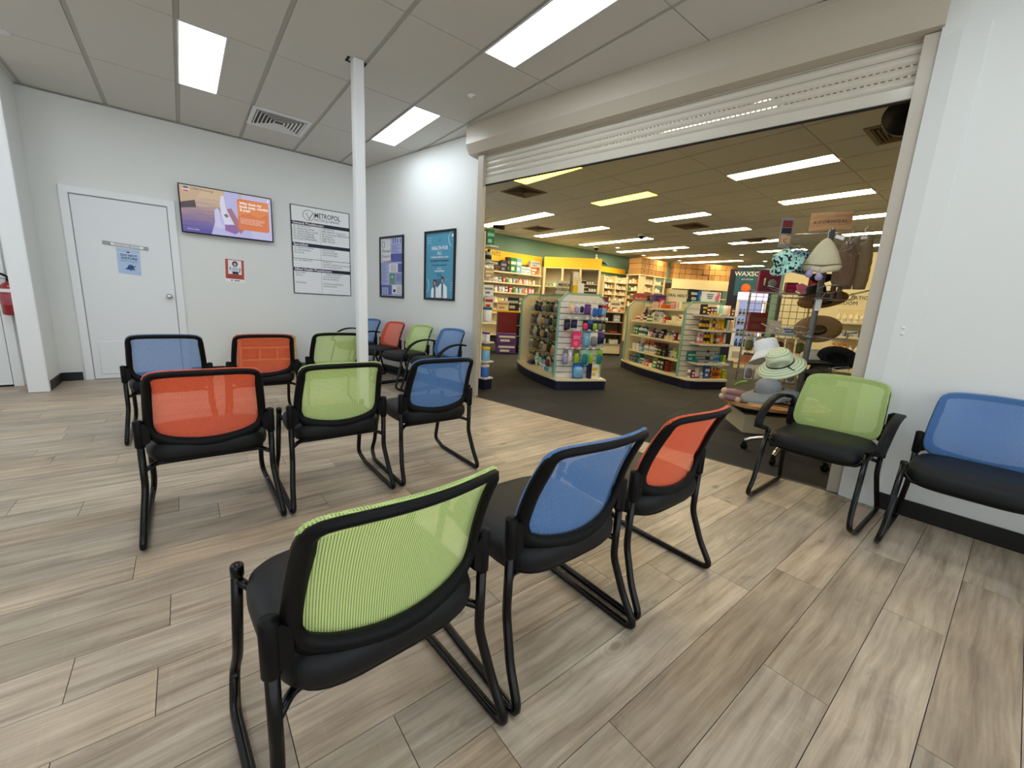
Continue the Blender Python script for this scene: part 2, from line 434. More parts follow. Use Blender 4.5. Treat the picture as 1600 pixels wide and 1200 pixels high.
# ceiling edge angles
struct(boxo('trim_4', (0.60, BACK_Y - 0.012, CH - 0.004), (3.4, 0.024, 0.004), TEEM))
struct(boxo('baseboard_back', (-1.045, BACK_Y - 0.006, 0.047), (0.18, 0.012, 0.094), BLACK))
struct(boxo('baseboard_back_right', (1.15, BACK_Y - 0.006, 0.047), (2.26, 0.012, 0.094), BLACK))
struct(boxo('baseboard_left', (-1.121, 6.29, 0.047), (0.012, 0.54, 0.094), BLACK))
struct(boxo('baseboard_right', (RIGHT_X - 0.006, -0.99, 0.05), (0.012, 2.94, 0.1), BLACK))
bm = bmesh.new(); prism(bm, [tuple(WP(s, n)[:2]) for s, n in ((3.56, NW - 0.012), (6.1, NW - 0.012), (6.1, NW), (3.56, NW))], 'z', 0, 0.095); struct(finish('baseboard_poster', bm, BLACK))
# white trim board at the end of the right wall
bm = bmesh.new(); prism(bm, [(RIGHT_X - 0.016, 0.405), (RIGHT_X + 0.10, 0.405), (RIGHT_X + 0.11, 0.57), (RIGHT_X + 0.004, 0.592), (RIGHT_X - 0.016, 0.505)], 'z', 0, 2.62); struct(finish('trim_5', bm, WALLM))
bm = bmesh.new(); prism(bm, [(RIGHT_X, 0.49), (RIGHT_X + 0.10, 0.49), (RIGHT_X + 0.11, 0.57), (RIGHT_X + 0.006, 0.592)], 'z', 2.62, CH - 0.003); struct(finish('wall_right_end', bm, WALLM))
# shop shell
struct(boxo('wall_shop_back', (10.4, 9.56, CH / 2), (18.0, 0.12, CH), TEALWALL))
struct(boxo('wall_shop_end', (18.6, 4.0, CH / 2), (0.12, 11.4, CH), TEALWALL))
struct(boxo('wall_shop_front', (11.1, -1.85, CH / 2), (15.6, 0.12, CH), CREAM2))

# ------------------------------------------------------------------ roller shutter in the opening
sh = thing('roller_shutter', 'beige roller shutter raised in its head box over the wide shop opening', 'shutter', WP(1.7, NT, 0), RZ_W)
shi = sh.matrix_basis
def SL(s, n, z): return (-(s - 1.7), n - NT, z)
bm = bmesh.new()
prof = [(3.262 - NT, CH - 0.002), (3.262 - NT, CH - 0.03), (3.256 - NT, CH - 0.034), (3.256 - NT, 2.765), (3.305 - NT, 2.675), (3.39 - NT, 2.665), (NW + 0.004 - NT, 2.665), (NW + 0.004 - NT, CH - 0.002)]
prism(bm, prof, 'x', -(3.60 - 1.7), -(-0.04 - 1.7)); finish('head_box', bm, BEIGE, sh)
zb = 2.368
def slat_bm(z0, z1):
    b_ = bmesh.new()
    pts = []
    for k in range(9):
        t = k / 8; pts.append((0.053 - 0.012 * math.sin(PI * t) , z0 + (z1 - z0) * t))
    pts += [(0.057, z1), (0.057, z0)]
    prism(b_, pts, 'x', -(3.425 - 1.7), -(0.02 - 1.7)); return b_
EDG = [2.440, 2.496, 2.550, 2.604, 2.658, 2.712]
for k in range(5):
    finish('slat', slat_bm(EDG[k] + (0.003 if k in (1, 2) else 0.0012), EDG[k + 1] - (0.003 if k in (0, 1) else 0.0012)), SLATM, sh)
boxo('bottom_rail', SL(1.7225, 3.395, zb + 0.036) , (3.405, 0.022, 0.07), SLATM, sh, 0.004)
boxo('rail_seal', SL(1.7225, 3.395, zb - 0.005), (3.405, 0.014, 0.012), DARK, sh)
for s0, s1, gd in ((3.415, 3.495, 0.05), (-0.035, 0.032, 0.11)):
    c = (s0 + s1) / 2
    g = bmesh.new(); wd_ = s1 - s0
    x = -(c - 1.7)
    poly = [(x - wd_ / 2, 0.0), (x + wd_ / 2, 0.0), (x + wd_ / 2, gd), (x - wd_ / 2, gd)]
    prism(g, poly, 'z', 0.0, 2.664); finish('guide_rail', g, BEIGE, sh)
for z in (2.440, 2.604, 2.658): boxo('joint_strip', SL(1.7225, NT + 0.0575, z), (3.38, 0.002, 0.006), DARK, sh)
slot = bmesh.new()                           # real slots between the two lowest joints, closed by short bridges
for z in (2.496, 2.550):
    s = 0.03
    while s < 3.42:
        box(slot, SL(s, NT + 0.055, z), (0.013, 0.004, 0.0062)); s += 0.032
o = finish('slot_bridges', slot, SLATM, sh); o['kind'] = 'stuff'
bm = bmesh.new(); prism(bm, [tuple(WP(s, n)[:2]) for s, n in ((0.03, NT - 0.004), (3.40, NT - 0.004), (3.40, NT + 0.012), (0.03, NT + 0.012))], 'z', -0.004, 0.003); struct(finish('trim_6', bm, mat('threshold_strip', (30, 29, 28), 0.4, metal=0.4)))

# ------------------------------------------------------------------ white post
po = thing('steel_post', 'slim white square post from floor to ceiling among the chairs', 'post', (1.25, 3.757, 0))
boxo('shaft', (0, 0, CH / 2), (0.086, 0.086, CH - 0.001), WHITE, po, 0.012, 3)
g = bmesh.new()
for dx, dy, sx, sy in ((0, 0.064, 0.15, 0.02), (-0.066, 0.02, 0.02, 0.06), (0.066, 0.03, 0.02, 0.06)): box(g, (dx, dy, CH - 0.001), (sx, sy, 0.003))
finish('ceiling_cutout', g, DARK, po)

# ------------------------------------------------------------------ ceiling lights
def light_mat(name, rgb, strength):
    return mat(name, rgb, 0.4, emit=strength)
LED = light_mat('led_white', (238, 248, 255), LOBBY_LIGHT)
TUBE = light_mat('tube_warm', (255, 230, 172), SHOP_LIGHT)
TUBEW = light_mat('tube_white', (255, 237, 196), SHOP_LIGHT)
TUBEY = light_mat('tube_yellow', (255, 205, 62), SHOP_LIGHT * 0.42)
def ceil_light(x, y, label, mt, fr=WHITE, group=None):
    t = thing('ceiling_light', label, 'light', (x, y, CH), 0, group)
    boxo('diffuser', (0, 0, -0.004), (0.276, 1.17, 0.006), mt, t)
    bm = bmesh.new()
    for c, s in (((0.144, 0, -0.003), (0.012, 1.194, 0.0065)), ((-0.144, 0, -0.003), (0.012, 1.194, 0.0065)), ((0, 0.591, -0.003), (0.276, 0.012, 0.0065)), ((0, -0.591, -0.003), (0.276, 0.012, 0.0065))): box(bm, c, s)
    finish('frame', bm, fr, t); return t
ceil_light(0.272, 4.75, 'white panel light in the waiting room ceiling above the television', LED)
ceil_light(2.075, 4.75, 'white panel light in waiting room ceiling just right of the white post', LED)
ceil_light(2.075, 2.35, 'large white panel light at top of view nearest the shutter box', LED)
for (x, y, l) in ((0.272, 2.35, 'front left'), (0.272, -0.05, 'rear left'), (2.075, -0.05, 'rear right'), (-1.53, 4.75, 'far left'), (-1.53, 2.35, 'side left'), (-1.53, -0.05, 'corner left'), (-3.3, 3.5, 'outer left')):
    ceil_light(x, y, 'white panel light out of view over the %s of the waiting room' % l, LED)

SHOPL = []
C_ = 1.848
ords = ['first', 'second', 'third', 'fourth', 'fifth', 'sixth', 'seventh', 'eighth', 'ninth', 'tenth', 'eleventh', 'twelfth', 'thirteenth', 'fourteenth', 'fifteenth', 'sixteenth', 'seventeenth', 'eighteenth', 'nineteenth', 'twentieth']
def ordn(i): return ords[i] if i < len(ords) else '%dth' % (i + 1)
cols = [4.20, 6.00, 7.80, 9.60, 11.40, 13.20, 15.0, 16.8]
rows_ = [1.15, 2.35, 4.75, 7.15, 8.35]
for ci, x in enumerate(cols):
    for ri, y in enumerate(rows_):
        if y < 1.3 and ci < 3: continue
        if ci == 0 and y < 2: continue
        if ri == 0 and ci % 2: continue
        if (ci, ri) in ((0, 3), (0, 4)): continue
        yellow = (ci, ri) in ((0, 2), (1, 2))
        mt = TUBEY if yellow else (TUBE if (ci + ri) % 2 else TUBEW)
        ceil_light(x + 0.03, y, '%s strip light in %s row of shop lights behind shutter, %s from right' % ('yellow' if yellow else 'warm white', ordn(ci), ordn(ri)), mt, BEIGE)

# ------------------------------------------------------------------ ceiling fittings
def vent(x, y, label, size=0.56, mt=WHITE, dark=DARK, n=6):
    t = thing('ceiling_vent', label, 'vent', (x, y, CH))
    boxo('backing', (0, 0, -0.002), (size - 0.02, size - 0.02, 0.003), mat('vent_backing', (84, 82, 78), 0.8) if mt == WHITE else dark, t)
    bm = bmesh.new(); h = size / 2
    for c, s in (((h - 0.02, 0, -0.006), (0.04, size, 0.012)), ((-h + 0.02, 0, -0.006), (0.04, size, 0.012)), ((0, h - 0.02, -0.006), (size - 0.08, 0.04, 0.012)), ((0, -h + 0.02, -0.006), (size - 0.08, 0.04, 0.012))): box(bm, c, s)
    finish('frame', bm, mt, t)
    for k in range(n):
        r = h - 0.055 - k * (h - 0.07) / n; b_ = bmesh.new()
        for sgn in (1, -1):
            box(b_, (sgn * r, 0, -0.012), (0.018, 2 * r, 0.003), 0, Matrix.Translation((sgn * r, 0, -0.012)) @ Matrix.Rotation(sgn * 0.6, 4, 'Y') @ Matrix.Translation((-sgn * r, 0, 0.012)))
            box(b_, (0, sgn * r, -0.012), (2 * r, 0.018, 0.003), 0, Matrix.Translation((0, sgn * r, -0.012)) @ Matrix.Rotation(-sgn * 0.6, 4, 'X') @ Matrix.Translation((0, -sgn * r, 0.012)))
        finish('slat', b_, mt, t)
vent(1.0, 5.65, 'white square louvred air vent in ceiling left of the white post')
VBR = mat('vent_brown', (120, 100, 74), 0.6)
vent(4.63, 5.72, 'brown square air vent in shop ceiling beside first yellow light', mt=VBR)
vent(7.05, 8.05, 'brown square air vent in shop ceiling before the teal wall', mt=VBR)
vent(8.75, 5.0, 'brown square air vent in middle of the shop ceiling', mt=VBR)
vent(11.2, 4.6, 'brown square air vent deep in the shop ceiling', mt=VBR)
vent(5.6, 1.1, 'brown air vent in shop ceiling by the right shutter guide', mt=VBR)
def small_disc(name, x, y, label, cat, prof, mt):
    bm = bmesh.new(); lathe(bm, prof, 16); o = finish(name, bm, mt); o.location = (x, y, CH); return tag(o, label, cat)
small_disc('sprinkler', 2.224, 3.578, 'small white sprinkler rose on the waiting room ceiling', 'sprinkler', [(0, 0), (0.036, 0), (0.034, -0.005), (0.016, -0.008), (0.010, -0.016), (0.013, -0.019), (0, -0.020)], WHITE)
small_disc('smoke_alarm', -0.95, 5.35, 'flat white disc on ceiling in the far left corner', 'alarm', [(0, 0), (0.06, 0), (0.06, -0.006), (0, -0.012)], WHITE)
DL = light_mat('downlight_glow', (255, 244, 220), 7.0)
for k, (a, b_) in enumerate(((5.742, 4.522), (6.752, 4.709), (6.442, 3.9), (7.736, 4.553), (7.396, 3.246), (8.399, 3.254))):
    bm = bmesh.new(); lathe(bm, [(0, -0.004), (0.07, -0.004), (0.085, 0), (0.06, 0)], 16, 0); lathe(bm, [(0, -0.006), (0.055, -0.006), (0.055, -0.001)], 16, 1)
    o = finish('downlight', bm, [WHITE, DL]); o.location = (a * C_, b_ * C_, CH)
    tag(o, '%s round bright downlight from the left in the far shop ceiling' % ordn([0, 2, 1, 3, 4, 5][k]), 'downlight')
for k, (px, py, lab) in enumerate(((932, 385, 'dark dome camera on the shop ceiling near the teal wall'), (1003, 366, 'dark dome camera at the end of a strip light in shop ceiling'))):
    p = at_z(px, py, CH)
    bm = bmesh.new(); lathe(bm, [(0, 0), (0.09, 0), (0.09, -0.04), (0.075, -0.05)], 16, 0); lathe(bm, [(0.072, -0.05), (0.06, -0.09), (0.03, -0.115), (0, -0.12)], 16, 1)
    o = finish('dome_camera', bm, [WHITE, BLK_PLAS]); o.location = p; tag(o, lab, 'camera')

# ------------------------------------------------------------------ the waiting chairs
def outline(n=72, grow=0.0):
    """back outline in (x,z): rounded, wider low, bottom bowed."""
    pts = [Vector((0.0, 0.776)), Vector((0.10, 0.774)), Vector((0.165, 0.767)), Vector((0.195, 0.753)), Vector((0.209, 0.728)), Vector((0.216, 0.66)), Vector((0.222, 0.57)), Vector((0.222, 0.505)), Vector((0.206, 0.460)), Vector((0.16, 0.431)), Vector((0.08, 0.415)), Vector((0.0, 0.410))]
    full = [p.copy() for p in pts] + [Vector((-p.x, p.y)) for p in pts[-2:0:-1]]
    full3 = smooth_path([(p.x, p.y, 0) for p in full], 5, True)
    # resample
    L = [0.0]
    for i in range(1, len(full3) + 1): L.append(L[-1] + (full3[i % len(full3)] - full3[i - 1]).length)
    out = []
    for k in range(n):
        d = L[-1] * k / n; i = max(j for j in range(len(L)) if L[j] <= d + 1e-9); i = min(i, len(full3) - 1)
        t = (d - L[i]) / (L[i + 1] - L[i]); p = full3[i].lerp(full3[(i + 1) % len(full3)], t); out.append((p.x, p.y))
    if grow:
        cx, cz = 0, 0.60; o2 = []
        for i, (x, z) in enumerate(out):
            a = Vector(out[i - 1]); b_ = Vector(out[(i + 1) % n]); t = (b_ - a).normalized(); nn = Vector((t.y, -t.x))
            if nn.dot(Vector((x - cx, z - cz))) < 0: nn = -nn
            g = grow(x, z) if callable(grow) else grow
            o2.append((x + nn.x * g, z + nn.y * g))
        return o2
    return out
def back_y(x, z):
    tau = max(0.0, (z - 0.46) / 0.325)
    return 0.128 - 0.035 * tau - 0.085 * tau * tau - 0.05 * (1 - min(1, (x / 0.215) ** 2))
NB = 72
def back_frame_mesh():
    bm = bmesh.new()
    outer = outline(NB, 0.0)
    inner = outline(NB, lambda x, z: -(0.034 + 0.012 * max(0, min(1, (0.52 - z) / 0.08)) - 0.008 * max(0, min(1, (z - 0.7) / 0.06))))
    mid = [((a[0] + b_[0]) / 2, (a[1] + b_[1]) / 2) for a, b_ in zip(outer, inner)]
    loops = [(outer, 0.004), (outer, -0.006), (mid, -0.020), (inner, -0.010), (inner, 0.004)]
    rings = []
    for pts, dy in loops: rings.append([bm.verts.new((x, back_y(x, z) + dy, z)) for x, z in pts])
    for r0, r1 in list(zip(rings, rings[1:])) + [(rings[-1], rings[0])]:
        for k in range(NB):
            f = bm.faces.new((r0[k], r0[(k + 1) % NB], r1[(k + 1) % NB], r1[k])); f.smooth = True
    for s in (1, -1):                       # bracket: sleeve over the post and web to the frame
        lathe(bm, [(0, 0.552), (0.011, 0.552), (0.012, 0.549), (0.0165, 0.549), (0.018, 0.546), (0.0178, 0.437), (0.0145, 0.432), (0, 0.432)], 14, 0, (s * 0.240, 0.112, 0))
        pl = [(s * 0.205, 0.455), (s * 0.205, 0.52), (s * 0.222, 0.538), (s * 0.240, 0.538), (s * 0.240, 0.445), (s * 0.222, 0.445)]
        prism(bm, pl, 'y', 0.098, 0.125)
    return bm
def back_mesh_mesh():
    bm = bmesh.new()
    uvl = bm.loops.layers.uv.new('UVMap')
    outer = outline(NB, lambda x, z: -0.005 + 0.009 * max(0, min(1, (z - 0.72) / 0.04))); rings = []
    shells = [(1.0, -0.001), (1.012, 0.006), (1.004, 0.013), (0.97, 0.015), (0.88, 0.0125), (0.7, 0.011), (0.5, 0.011), (0.3, 0.011), (0.1, 0.011)]
    for s, dy in shells:
        ring = []
        for x, z in outer:
            xx, zz_ = x * s, 0.605 + (z - 0.605) * s
            ring.append(bm.verts.new((xx, back_y(xx, zz_) + dy, zz_)))
        rings.append(ring)
    for r0, r1 in zip(rings, rings[1:]):
        for k in range(NB):
            f = bm.faces.new((r0[k], r0[(k + 1) % NB], r1[(k + 1) % NB], r1[k])); f.smooth = True
    f = bm.faces.new(rings[-1]); f.smooth = True
    for f in bm.faces:
        for l in f.loops: l[uvl].uv = (l.vert.co.x, l.vert.co.z)
    return bm
def superell(a, b_, n, k):
    t = 2 * PI * k; c, s = math.cos(t), math.sin(t)
    return (a * math.copysign(abs(c) ** (2 / n), c), b_ * math.copysign(abs(s) ** (2 / n), s))
def seat_mesh():
    bm = bmesh.new(); N = 56; rings = []
    cy, a, b_ = 0.290, 0.234, 0.226
    prof = [(0.90, 0.372), (0.985, 0.376), (1.0, 0.39), (1.0, 0.412), (0.975, 0.432), (0.92, 0.444), (0.8, 0.450), (0.55, 0.453), (0.25, 0.4535)]
    for s, z in prof:
        ring = []
        for k in range(N):
            x, y = superell(a * s, b_ * s, 4.2, k / N)
            zz_ = z - 0.016 * max(0, (y - 0.12) / 0.118) ** 2 * (1 if z > 0.40 else 0.6)
            wid = 1.0 - 0.025 * max(0, -y / 0.238)
            ring.append(bm.verts.new((x * wid, cy + y, zz_)))
        rings.append(ring)
    for r0, r1 in zip(rings, rings[1:]):
        for k in range(N):
            f = bm.faces.new((r0[k], r0[(k + 1) % N], r1[(k + 1) % N], r1[k])); f.smooth = True
    bm.faces.new(rings[-1]).smooth = True; bm.faces.new(rings[0][::-1])
    return bm
def pan_mesh():
    bm = bmesh.new(); N = 40; rings = []
    for s, z in ((0.80, 0.352), (0.93, 0.357), (0.955, 0.366), (0.95, 0.374)):
        ring = []
        for k in range(N):
            x, y = superell(0.234 * s, 0.226 * s, 4.2, k / N); wid = 1.0 - 0.025 * max(0, -y / 0.238)
            ring.append(bm.verts.new((x * wid, 0.290 + y, z - 0.01 * max(0, (y - 0.12) / 0.118) ** 2)))
        rings.append(ring)
    for r0, r1 in zip(rings, rings[1:]):
        for k in range(N):
            f = bm.faces.new((r0[k], r0[(k + 1) % N], r1[(k + 1) % N], r1[k])); f.smooth = True
    bm.faces.new(rings[0][::-1]); bm.faces.new(rings[-1])
    return bm
def sled_mesh(s):
    pts = [(s * 0.240, 0.112, 0.50), (s * 0.240, 0.112, 0.255), (s * 0.254, 0.066, 0.125), (s * 0.264, 0.004, 0.0135), (s * 0.262, 0.505, 0.0135), (s * 0.248, 0.590, 0.060), (s * 0.240, 0.560, 0.13), (s * 0.236, 0.474, 0.446)]
    rad = [0, 0.03, 0.03, 0.05, 0.03, 0.05, 0.03, 0]
    P = [Vector(q) for q in pts]; path = [P[0]]
    for i in range(1, len(P) - 1): path += fillet([P[i - 1], P[i], P[i + 1]], rad[i], 5)[1:-1]
    path.append(P[-1])
    bm = bmesh.new(); tube(bm, path, 0.0132, 10)
    lathe(bm, [(0, 0.456), (0.012, 0.456), (0.015, 0.452), (0.015, 0.425), (0.0132, 0.424)], 12, 0, (s * 0.236, 0.473, 0))
    return bm
ME = {}
def bake(key, bm, mt):
    bmesh.ops.recalc_face_normals(bm, faces=bm.faces)
    me = bpy.data.meshes.new(key); bm.to_mesh(me); bm.free(); me.materials.append(mt); ME[key] = me
bake('sled_leg_l', sled_mesh(-1), BLK_STEEL); bake('sled_leg_r', sled_mesh(1), BLK_STEEL)
bake('back_frame', back_frame_mesh(), BLK_PLAS); bake('seat', seat_mesh(), VINYL); bake('seat_pan', pan_mesh(), BLK_PLAS)
for y, z, k in ((0.125, 0.338, 'crossbar_rear'), (0.500, 0.405, 'crossbar_front')):
    bm = bmesh.new()
    if k == 'crossbar_rear': pts = [(-0.243, 0.110, 0.325), (-0.20, 0.15, 0.343), (0.20, 0.15, 0.343), (0.243, 0.110, 0.325)]
    else: pts = [(-0.236, 0.480, 0.410), (-0.20, 0.47, 0.364), (0.20, 0.47, 0.364), (0.236, 0.480, 0.410)]
    tube(bm, fillet(pts, 0.02, 4), 0.0105, 8); bake(k, bm, BLK_STEEL)
_tmp = back_mesh_mesh(); bmesh.ops.recalc_face_normals(_tmp, faces=_tmp.faces)
for cname, M in FAB.items():
    me = bpy.data.meshes.new('back_mesh'); _tmp.to_mesh(me); me.materials.append(M); ME['back_' + cname] = me
_tmp.free()
def arm_mesh(s):
    bm = bmesh.new()
    path = smooth_path([(s * 0.285, 0.500, 0.462), (s * 0.288, 0.478, 0.505), (s * 0.290, 0.42, 0.560), (s * 0.290, 0.33, 0.605), (s * 0.288, 0.22, 0.622), (s * 0.282, 0.13, 0.618), (s * 0.278, 0.07, 0.606)], 5)
    rings = []
    for i, p in enumerate(path):
        t = (path[min(i + 1, len(path) - 1)] - path[max(i - 1, 0)]).normalized(); nn = Vector((0, -t.z, t.y)); wv = Vector((1, 0, 0))
        e = min(i, len(path) - 1 - i); wdt = 0.023 if e > 0 else 0.017
        ring = [p + wv * (wdt * a) + nn * (0.009 * b_) for a, b_ in ((-1, -0.4), (-0.8, -1), (0.8, -1), (1, -0.4), (1, 0.5), (0.75, 1), (-0.75, 1), (-1, 0.5))]
        rings.append([bm.verts.new(q) for q in ring])
    for r0, r1 in zip(rings, rings[1:]):
        for k in range(8):
            f = bm.faces.new((r0[k], r0[(k + 1) % 8], r1[(k + 1) % 8], r1[k])); f.smooth = True
    bm.faces.new(rings[0][::-1]); bm.faces.new(rings[-1])
    tube(bm, [(s * 0.236, 0.478, 0.452), (s * 0.262, 0.492, 0.458), (s * 0.306, 0.500, 0.462)], 0.013, 8)
    tube(bm, [(s * 0.240, 0.112, 0.548), (s * 0.240, 0.112, 0.606), (s * 0.252, 0.115, 0.614), (s * 0.28, 0.12, 0.614)], 0.013, 8)
    return bm
bake('arm_l', arm_mesh(-1), BLK_PLAS); bake('arm_r', arm_mesh(1), BLK_PLAS)
def chair(colour, x, y, rz, label, group, arms=False):
    t = thing('waiting_chair', label, 'chair', (x, y, 0), rz, group)
    def add(name, key):
        o = bpy.data.objects.new(name, ME[key]); COL.objects.link(o); o.parent = t; return o
    add('sled_leg', 'sled_leg_l'); add('sled_leg', 'sled_leg_r'); add('back_frame', 'back_frame'); add('back_mesh', 'back_' + colour)
    add('seat', 'seat'); add('seat_pan', 'seat_pan'); add('crossbar', 'crossbar_rear'); add('crossbar', 'crossbar_front')
    if arms: add('armrest', 'arm_l'); add('armrest', 'arm_r')
    return t
G1, G2, G3, GW, GR = 'front row of waiting chairs', 'middle row of waiting chairs', 'back row of waiting chairs', 'chairs along the poster wall', 'chairs along the right wall'
chair('green', 0.320, 0.640, 0.07, 'green mesh chair closest to the camera, left end of front row', G1)
chair('blue', 0.8875, 0.660, 0, 'blue mesh chair in the middle of the front row of three', G1)
chair('orange', 1.4645, 0.675, 0, 'orange mesh chair at right end of the front row', G1)
chair('orange', 0.050, 2.125, 0, 'orange mesh chair at left end of the middle row', G2)
chair('green', 0.6185, 2.125, 0, 'green mesh chair in the centre of the middle row', G2)
chair('blue', 1.2085, 2.130, 0, 'blue mesh chair at right end of the middle row', G2)
chair('blue', -0.119, 3.705, 0, 'blue mesh chair at left end of back row before the door', G3)
chair('orange', 0.478, 3.705, 0, 'orange mesh chair in the back row facing the wall', G3)
chair('green', 1.07, 3.85, 0, 'green mesh chair of the back row, half hidden by the white post', G3)
for s, colr, arms, lab in ((5.55, 'blue', True, 'blue mesh armchair in far corner behind the white post'), (4.95, 'orange', False, 'orange mesh chair against the poster wall, beside the post'),
                           (4.35, 'green', False, 'green mesh chair against the wall between the two posters'), (3.75, 'blue', True, 'blue mesh armchair against poster wall next to the shutter opening')):
    p = WP(s, 3.295); chair(colr, p.x, p.y, RZ_W + PI, lab, GW, arms)
chair('green', 3.205, 0.648, PI / 2, 'green mesh armchair by the right shutter guide, facing the room', GR, True)
chair('blue', 3.205, 0.035, PI / 2, 'blue mesh chair cut by right edge of view under the switch', GR)
# ------------------------------------------------------------------ door with sign and notice
INK = mat('ink_black', (20, 20, 28), 0.6); INKB = mat('ink_navy', (22, 22, 52), 0.6); PAPER = mat('paper_white', (240, 241, 243), 0.6)
dr = struct(bpy.data.objects.new('door_1', None)); COL.objects.link(dr); dr.location = (-0.4635, BACK_Y, 0)
boxo('door_leaf', (0, -0.008, 1.004), (0.788, 0.016, 1.99), DOORM, dr, 0.002)
bm = bmesh.new()
for x0, x1 in ((-0.472, -0.401), (0.401, 0.476)): box(bm, ((x0 + x1) / 2, -0.011, 1.043), (x1 - x0, 0.026, 2.086), 0, None, 0.006, 2)
box(bm, (0.002, -0.011, 2.049), (0.948, 0.0262, 0.078), 0, None, 0.006, 2)
finish('door_frame', bm, WHITE, dr)
bm = bmesh.new()
for x in (-0.397, 0.397): box(bm, (x, -0.004, 1.0), (0.007, 0.02, 2.0))
box(bm, (0, -0.004, 2.003), (0.79, 0.02, 0.007)); box(bm, (0, -0.004, 0.005), (0.79, 0.03, 0.01))
finish('door_gap', bm, mat('gap_grey', (136, 138, 140), 0.7), dr)
bm = bmesh.new(); lathe(bm, [(0, 0), (0.030, 0), (0.032, 0.006), (0.014, 0.012), (0.012, 0.03), (0.024, 0.04), (0.028, 0.055), (0.022, 0.068), (0, 0.072)], 20, 0, M=Matrix.Translation((0.337, -0.016, 0.972)) @ Matrix.Rotation(PI / 2, 4, 'X'))
finish('door_knob', bm, CHROME, dr)
boxo('vent_panel', (-0.115, -0.021, 0.250), (0.44, 0.012, 0.378), DOORM, dr, 0.003)
sg = thing('door_sign', 'grey slider sign reading PHYSIOTHERAPIST fixed to the white door', 'sign', (-0.460, BACK_Y - 0.017, 1.522)); sg.rotation_euler = (0, math.radians(4.5), 0)
SIGNG = mat('sign_grey', (150, 152, 152), 0.4, metal=0.3)
boxo('holder', (0, -0.004, 0), (0.382, 0.008, 0.040), SIGNG, sg, 0.002)
boxo('insert', (0.012, -0.0085, 0), (0.272, 0.001, 0.026), PAPER, sg)
text('PHYSIOTHERAPIST', 0.012, 0, -0.0095, 0.026, INK, sg, 'CENTER', sx=1.0)
pn = thing('door_notice', 'pale blue DO NOT DISTURB notice in plastic sleeve on the door', 'notice', (-0.455, BACK_Y - 0.017, 1.345)); pn.rotation_euler = (0, math.radians(3.5), 0)
PB = mat('paper_blue', (172, 196, 228), 0.35, noise=0.03, nscale=10); PBD = mat('print_blue', (38, 84, 152), 0.5)
bm = bmesh.new(); prism(bm, [(-0.100, 0.145), (0.098, 0.145), (0.105, -0.14), (-0.085, -0.135)], 'y', -0.002, 0.0); finish('sheet', bm, PB, pn)
text('DO NOT', 0.005, 0.070, -0.003, 0.034, INKB, pn, 'CENTER', bold=0.0006); text('DISTURB', 0.008, 0.036, -0.003, 0.034, INKB, pn, 'CENTER', bold=0.0006)
text('Session in Progress', 0.008, 0.006, -0.003, 0.018, INKB, pn, 'CENTER')
boxo('logo_mark', (0.0, -0.0026, 0.105), (0.022, 0.001, 0.014), INKB, pn)
flat('sleeve_edge', rect(-0.10, 0.090, 0.10, 0.095), -0.0024, mat('sleeve', (235, 242, 250), 0.2), pn)
bell = [(-0.020, -0.085)] + [(0.018 + 0.026 * math.cos(a), -0.058 + 0.030 * math.sin(a)) for a in [PI - k * PI / 10 for k in range(11)]] + [(0.056, -0.085), (0.030, -0.088), (0.018, -0.098), (0.006, -0.088)]
flat('bell', bell, -0.0026, PBD, pn)
bm = bmesh.new(); prism(bm, [(-0.028, -0.086), (0.062, -0.046), (0.060, -0.038), (-0.030, -0.078)], 'y', -0.004, -0.0046); finish('bell_slash', bm, INKB, pn)

# ------------------------------------------------------------------ passage door, extinguisher at far left
d2 = struct(bpy.data.objects.new('door_2', None)); COL.objects.link(d2); d2.location = (-1.85, 6.43, 0)
boxo('door_leaf', (0, -0.02, 1.02), (0.82, 0.03, 2.0), DOORM, d2); boxo('door_gap', (0, -0.01, 0.01), (0.82, 0.03, 0.02), DARK, d2)
boxo('door_frame', (0.45, -0.02, 1.04), (0.07, 0.04, 2.08), WHITE, d2, 0.004)
ex = thing('fire_extinguisher', 'red fire extinguisher hung at left edge, half behind the white wall end', 'extinguisher', (-1.335, 6.335, 0.735))
REDX = mat('extinguisher_red', (150, 18, 30), 0.25, coat=0.4)
bm = bmesh.new(); lathe(bm, [(0, 0), (0.068, 0), (0.074, 0.008), (0.074, 0.26), (0.066, 0.285), (0.045, 0.305), (0.024, 0.315), (0.02, 0.33), (0, 0.33)], 22); finish('cylinder', bm, REDX, ex)
bm = bmesh.new(); lathe(bm, [(0.0745, 0.222), (0.0752, 0.224), (0.0752, 0.252), (0.0745, 0.254)], 22); finish('white_band', bm, PAPER, ex)
bm = bmesh.new(); lathe(bm, [(0.0745, 0.10), (0.0750, 0.102), (0.0750, 0.2), (0.0745, 0.202)], 22); finish('instruction_label', bm, mat('label_pink', (172, 70, 84), 0.4), ex)
bm = bmesh.new(); lathe(bm, [(0, 0.33), (0.016, 0.33), (0.016, 0.362), (0, 0.364)], 12)
prism(bm, [(-0.06, 0.395), (0.012, 0.352), (0.018, 0.362), (-0.03, 0.402), (-0.055, 0.408)], 'y', -0.009, 0.009); finish('handle', bm, BLK_PLAS, ex)
bm = bmesh.new(); prism(bm, [(-0.065, 0.352), (0.012, 0.342), (0.012, 0.35), (-0.06, 0.36)], 'y', -0.008, 0.008); finish('lever', bm, STEEL, ex)
bm = bmesh.new(); box(bm, (0, 0.078, 0.2), (0.05, 0.008, 0.2)); tube(bm, [(0.075 * math.cos(a), 0.075 * math.sin(a), 0.15) for a in [k * 2 * PI / 20 for k in range(20)]], 0.004, 6, 0, True); finish('bracket', bm, STEEL, ex)
